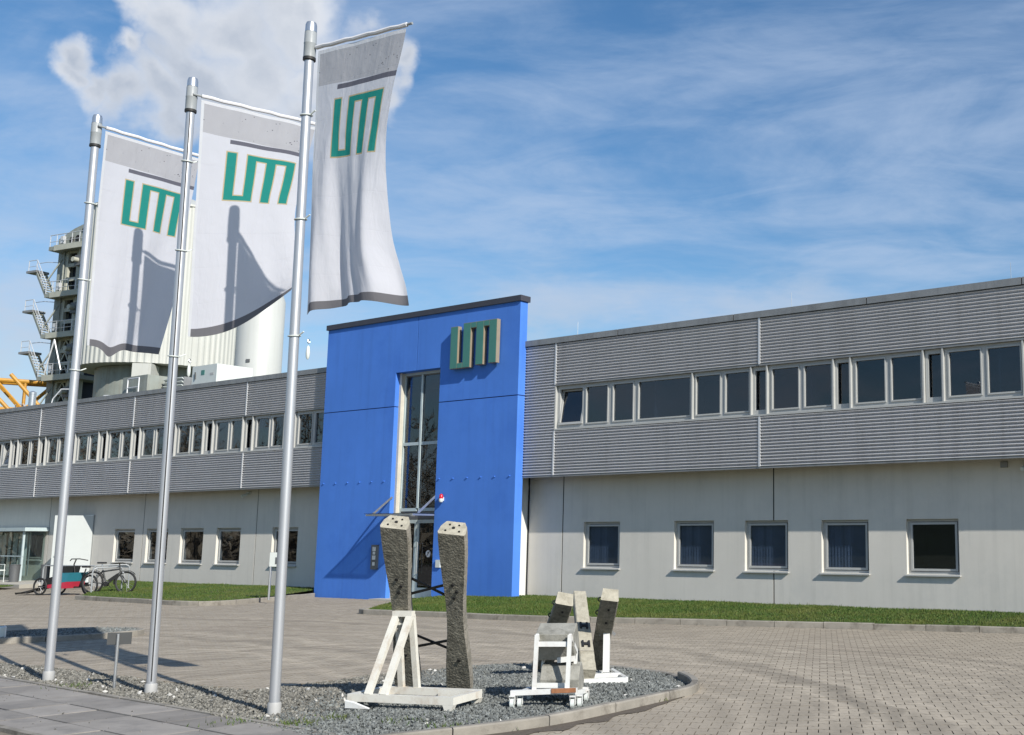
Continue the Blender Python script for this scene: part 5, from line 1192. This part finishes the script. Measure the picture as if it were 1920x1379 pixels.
for lab, x0, y0, pts in (('small roof handrail left of the leftmost roof column', -32.5, 52, [(0, 0, 0), (.25, 0, 1.15), (.6, 0, 1.6), (1.0, 0, 1.6), (1.0, 0, 0)]), ('low sloping roof handrail before the silo column', -30.4, 52, [(0, 0, .2), (.5, 0, 1.3), (1.5, 0, 1.3), (1.9, 0, .3)])):
    handrail(lab, [(x0 + a, y0 + b, bz_ + c_) for a, b, c_ in pts])
T = thing('vent_pipe', 'short bright steel vent pipe on the roof at the far left', 'vent pipe', (-33.2, 52, 7.0)); m = MB(); m.tube((-33.2, 52, 6.9), (-33.2, 52, 8.4), .15, 18); m.build('pipe', 'steel', T, True); m = MB(); m.lathe((-33.2, 52, 8.35), [(.16, 0), (.16, .10), (.05, .16)], 18); m.build('cap', 'steel', T, True)

# ------------------------------------------------------------------ plant behind the offices
# ribbed silo
def ribbed(c, R_, z0, z1, n, amp):
    m = MB(); vs = []; fs = []; N = n * 4
    for i in range(N):
        t = 2 * math.pi * i / N; r = R_ + (amp if (i % 4) in (1, 2) else 0)
        vs += [Vector((c[0] + r * math.cos(t), c[1] + r * math.sin(t), z0)), Vector((c[0] + r * math.cos(t), c[1] + r * math.sin(t), z1))]
    for i in range(N): j = (i + 1) % N; fs.append((2 * i, 2 * j, 2 * j + 1, 2 * i + 1))
    fs.append(tuple(2 * i for i in range(N))[::-1]); fs.append(tuple(2 * i + 1 for i in range(N))); m.add(vs, fs); return m
sc_ = (-44.9, 85.0); T = thing('ribbed_silo', 'big round white ribbed silo behind the left and middle flags', 'silo', (sc_[0], sc_[1], 0))
ribbed(sc_, 5.45, 14.2, 26.0, 74, .07).build('shell', 'silo', T)
m = MB(); m.lathe((sc_[0], sc_[1], 26.0), [(5.6, 0), (5.6, .15), (2.0, 1.6), (.5, 1.8)], 40); m.build('roof', 'silo', T, True)
m = MB(); m.lathe((sc_[0], sc_[1], 0), [(4.2, 0), (4.2, 14.18)], 32); m.build('drum', 'tower', T, True)
m = MB(); m.obox((-43.3, 80.2, 7.0), (.62, .10, 0), (-.12, .8, 0), (0, 0, 7.1)); m.build('support_column', 'silo', T)
m = MB(); m.path([(-50.5, 80.2, 13.6), (-49.9, 80.0, 15.9), (-49.2, 79.9, 13.7)], .05, 6); m.build('ladder_rail', 'trim', T)
# plain tank
T = thing('white_tank', 'smooth white cylindrical tank between the middle and right flagpoles', 'tank', (-33.0, 75.0, 0)); m = MB(); m.lathe((-33.0, 75.0, 0), [(1.46, 0), (1.46, 17.6), (1.3, 18.1), (.4, 18.6)], 48); m.build('shell', 'tank', T, True)
m = MB(); m.tube((-34.75, 75.6, 0), (-34.75, 75.6, 17.0), .14, 12); m.build('down_pipe', 'tower', T, True)
m = MB(); m.obox((-33.05, 73.53, 13.35), (.12, 0, 0), (0, .04, 0), (0, 0, .1)); m.build('hatch', 'grey', T)
# stair tower
T = thing('stair_tower', 'grey steel conveyor tower with platforms and outside stairs at the far left', 'tower', (-55.6, 90, 0))
def tz(y): return 1.7 + (1014 - y) / 2129.0 * 90.0
ta = R(-24); tx = Vector((math.cos(ta), math.sin(ta), 0)); ty = Vector((-math.sin(ta), math.cos(ta), 0)); T0 = Vector((-54.5, 90, 0))
def q4(x, y, z): return T0 + tx * x + ty * y + EZ * z
levels = [9.2, 14.35, 17.75, 21.05, 24.9]
m = MB(); m.obox(q4(-1.0, .3, 12.4), tx * .75, ty * 1.1, EZ * 12.4); m.build('casing', 'tower', T)
for z in levels:
    m = MB(); m.obox(q4(.55, -.3, z), tx * 2.1, ty * 1.5, EZ * .16); m.build('platform', 'tower', T)
    m = MB(); m.obox(q4(.9, -1.83, z - .02), tx * 1.75, ty * .05, EZ * .22); m.build('platform_edge', 'tower_pale', T)
    r_ = MB()
    for x in (-1.5, -.7, .2, 1.1, 2.0, 2.6): r_.tube(q4(x, -1.75, z), q4(x, -1.75, z + 1.1), .03, 5)
    r_.path([q4(-1.5, -1.75, z + 1.1), q4(2.6, -1.75, z + 1.1)], .035, 5); r_.path([q4(-1.5, -1.75, z + .55), q4(2.6, -1.75, z + .55)], .025, 5); r_.build('guard_rail', 'trim', T)
for z0, z1 in zip([0] + levels[:-1], levels):
    # ladder frame with openings
    fr = MB(); nbay = max(1, int((z1 - z0) / 1.0)); h = (z1 - z0 - .4) / nbay
    for e in (-.25, 1.05): fr.obox(q4(e, -.95, (z0 + z1) / 2), tx * .13, ty * .12, EZ * ((z1 - z0) / 2 - .18))
    for i in range(nbay + 1): fr.obox(q4(.4, -.95, z0 + .2 + i * h), tx * .52, ty * .10, EZ * .14)
    if z0 in (9.2, 14.35, 0):
        for i in range(nbay): a, b = (-.1, .9) if i % 2 else (.9, -.1); fr.bar(q4(a, -.98, z0 + .3 + i * h), q4(.4, -.98, z0 + .1 + (i + 1) * h), .10, .06, ty); fr.bar(q4(b, -.98, z0 + .3 + i * h), q4(.4, -.98, z0 + .1 + (i + 1) * h), .10, .06, ty)
    fr.build('open_frame', 'tower_pale', T)
    bkp = MB(); bkp.obox(q4(.4, .4, (z0 + z1) / 2), tx * .7, ty * .9, EZ * ((z1 - z0) / 2 - .17)); bkp.build('shaft', 'room', T)
for z in levels[:-1]:
    # stair flight out to the left and its landing
    a, b = q4(-1.7, -1.6, z + .05), q4(-3.7, -1.2, z + 2.25)
    m = MB(); m.bar(a, b, .07, .22); m.bar(a + ty * .8, b + ty * .8, .07, .22); m.build('stringer', 'tower', T)
    for i in range(9): k = MB(); c = a.lerp(b, (i + .5) / 9) + ty * .4; k.obox(c, tx * .13, ty * .38, EZ * .02); k.build('tread', 'tower_pale', T)
    m = MB(); m.obox(b + ty * .4 - tx * .45 + EZ * .08, tx * .62, ty * .55, EZ * .09); m.build('landing', 'coping', T)
    m = MB(); m.path([a + EZ * 1.0, b + EZ * 1.05, b - tx * 1.0 + EZ * 1.05], .032, 5); m.path([b - tx * 1.0 + EZ * .1, b - tx * 1.0 + EZ * 1.05], .03, 5); m.path([b + EZ * .1, b + EZ * 1.05], .03, 5); m.path([a, a + EZ], .03, 5); m.path([a.lerp(b, .5), a.lerp(b, .5) + EZ * 1.02], .03, 5)
    m.path([b - tx * 1.0 + EZ * .55, b + EZ * .55, a + EZ * .5], .022, 5)
    e = ty * .85; m.path([b - tx * 1.0 + e + EZ * 1.05, b + e + EZ * 1.05, q4(-1.6, -.5, z + 3.0)], .03, 5); m.build('stair_rail', 'trim', T)
m = MB(); m.prism([q4(-1.6, -1.0, 25.1), q4(2.8, -1.0, 25.1), q4(2.8, -1.0, 27.0), q4(1.9, -1.0, 27.0), q4(.2, -1.0, 26.6), q4(-1.6, -1.0, 25.9)], ty * 1.4); m.build('head_housing', 'tower', T)
for x, z, r_ in ((.0, 25.7, .22), (.75, 25.75, .26), (1.35, 26.35, .16), (1.9, 26.5, .2), (1.75, 25.7, .26)): h = MB(); h.tube(q4(x, -1.06, z), q4(x, -1.0, z), r_, 14); h.build('round_opening', 'hole', T)
for x, y, r_, z0, z1 in ((1.55, -1.2, .16, 0, 25), (1.9, -.6, .22, 9, 24), (-.5, -1.15, .07, 0, 25), (2.5, -1.4, .09, 14, 26), (-1.78, -.3, .10, 0, 24)):
    m = MB(); m.tube(q4(x, y, z0), q4(x, y, z1), r_, 10); m.build('pipe', 'tower_pale' if r_ > .12 else 'tower', T, True)
for z in levels[1:]:
    m = MB(); m.bar(q4(-1.5, -1.7, z - 2.6), q4(-.4, -1.0, z - .2), .09, .09); m.build('brace', 'tower', T); m = MB(); m.bar(q4(2.6, -1.7, z - .2), q4(1.2, -.9, z - 2.2), .09, .09); m.build('brace', 'tower', T)
    m = MB(); m.obox(q4(1.75, -1.35, z - 1.2), tx * .34, ty * .25, EZ * .42); m.build('gearbox', 'grey', T)
    m = MB(); m.tube(q4(1.75, -1.6, z - 1.2), q4(1.75, -2.0, z - 1.2), .2, 12); m.build('motor', 'tower_pale', T, True)
    m = MB(); m.obox(q4(-.55, -1.35, z + .75), tx * .16, ty * .12, EZ * .3); m.build('switch_box', 'trim', T)
# ribbed bin to the right of the tower head
m = MB(); m.obox(q4(3.0, 1.8, 25.4), tx * 1.0, ty * .6, EZ * 2.2); m.build('top_bin', 'tower_pale', T)
# yellow crane jib
T = thing('crane_jib', 'yellow lattice crane jib beside the tower at the far left', 'crane', (-58, 84, 0))
def lattice(a, b, w, h, n, m_):
    a, b = Vector(a), Vector(b); d = (b - a).normalized(); s = d.cross(EZ).normalized(); u = s.cross(d)
    ch = {}
    for i in (-1, 1):
        for j in (-1, 1):
            k = MB(); k.tube(a + s * (w / 2 * i) + u * (h / 2 * j), b + s * (w / 2 * i) + u * (h / 2 * j), .17, 8); k.build('chord', m_, T)
    for q in range(n):
        t0, t1 = q / n, (q + 1) / n; p0, p1 = a.lerp(b, t0), a.lerp(b, t1); f = 1 if q % 2 else -1
        for i in (-1, 1):
            k = MB(); k.tube(p0 + s * (w / 2 * i) - u * (h / 2 * f), p1 + s * (w / 2 * i) + u * (h / 2 * f), .11, 6); k.build('lacing', m_, T)
            k = MB(); k.tube(p0 + s * (w / 2 * i) - u * (h / 2), p0 + s * (w / 2 * i) + u * (h / 2), .11, 6); k.build('lacing', m_, T)
        for j in (-1, 1): k = MB(); k.tube(p0 - s * (w / 2) + u * (h / 2 * j), p1 + s * (w / 2) + u * (h / 2 * j), .06, 6); k.build('lacing', m_, T)
lattice((-64, 88, 13.2), (-49, 98, 13.2), 1.6, 2.3, 9, 'yellow')
k = MB(); k.tube((-56.4, 85.5, 14.2), (-53.6, 86.5, 10.8), .14, 8); k.build('stay', 'yellow', T)
k = MB(); k.tube((-58.6, 84.5, 14.3), (-55.6, 85.5, 10.8), .14, 8); k.build('stay', 'yellow', T)

# ------------------------------------------------------------------ leafless wood to the left, outside the frame, mirrored in the windows
def wood():
    r = np.random.default_rng(5); V = []; F = []; c = 0
    def tri(a, b, d):
        nonlocal c
        V.extend((a, b, d)); F.append((c, c + 1, c + 2)); c += 3
    for k in range(210):
        x = r.uniform(-115, -52); y = r.uniform(20, 80); h = r.uniform(6, 13)
        if x > -.72 * y - 14: continue
        top = np.array((x + r.normal(0, .5), y + r.normal(0, .5), h)); b = np.array((x, y, 0.0)); w = np.array((.05, .13, 0)) * h / 10
        tri(b - w, b + w, top); w2 = np.array((.13, -.05, 0)) * h / 10; tri(b - w2, b + w2, top)
        for i in range(34):
            t = r.uniform(.2, .95); p = b + (top - b) * t; L = (1.05 - t) * h * .42 + .4; a = r.uniform(0, 6.28); q = p + np.array((math.cos(a) * L, math.sin(a) * L, L * r.uniform(.3, 1.0)))
            s = np.array((-math.sin(a), math.cos(a), 0)) * .035; tri(p - s, p + s, q)
            for j in range(7):
                m = p + (q - p) * r.uniform(.3, 1.0); e = m + r.normal(0, .32, 3) + np.array((0, 0, .25)); s2 = r.normal(0, .03, 3); tri(m - s2, m + s2, e)
    for k in range(9000):
        x = r.uniform(-95, -49); y = r.uniform(20, 80)
        if x > -.72 * y - 14: continue
        p = np.array((x, y, r.uniform(0, 2.2))); tri(p + r.normal(0, .25, 3), p + r.normal(0, .25, 3), p + r.normal(0, .3, 3))
    tag(stuff('wood', V, F, 'twig'), 'leafless brown wood beyond the left edge of the yard', 'wood')
wood()

# unseen bank added left of the frame so right-hand panes mirror an even dark
hv = []; hf_ = []; NY, NX = 40, 8
for j in range(NY + 1):
    y = -190 + j * 5.2
    for i in range(NX + 1):
        q = i / NX; x = -85 - q * 70; hv.append((x, y, -.1 + 19 * math.sin(q * math.pi / 2) ** 1.3 * (.8 + .2 * math.sin(y * .05 + 1)) * min(1, max(0, (16 - y) / 25 + .2))))
for j in range(NY):
    for i in range(NX): a = j * (NX + 1) + i; hf_.append((a, a + 1, a + NX + 2, a + NX + 1))
mh = MB(); mh.add(hv, hf_); tag(mh.build('reflection_bank', mat('reflection_bank_dark', (.030, .042, .022), .95, var=.3, vscale=.15), None, True), kind='structure')
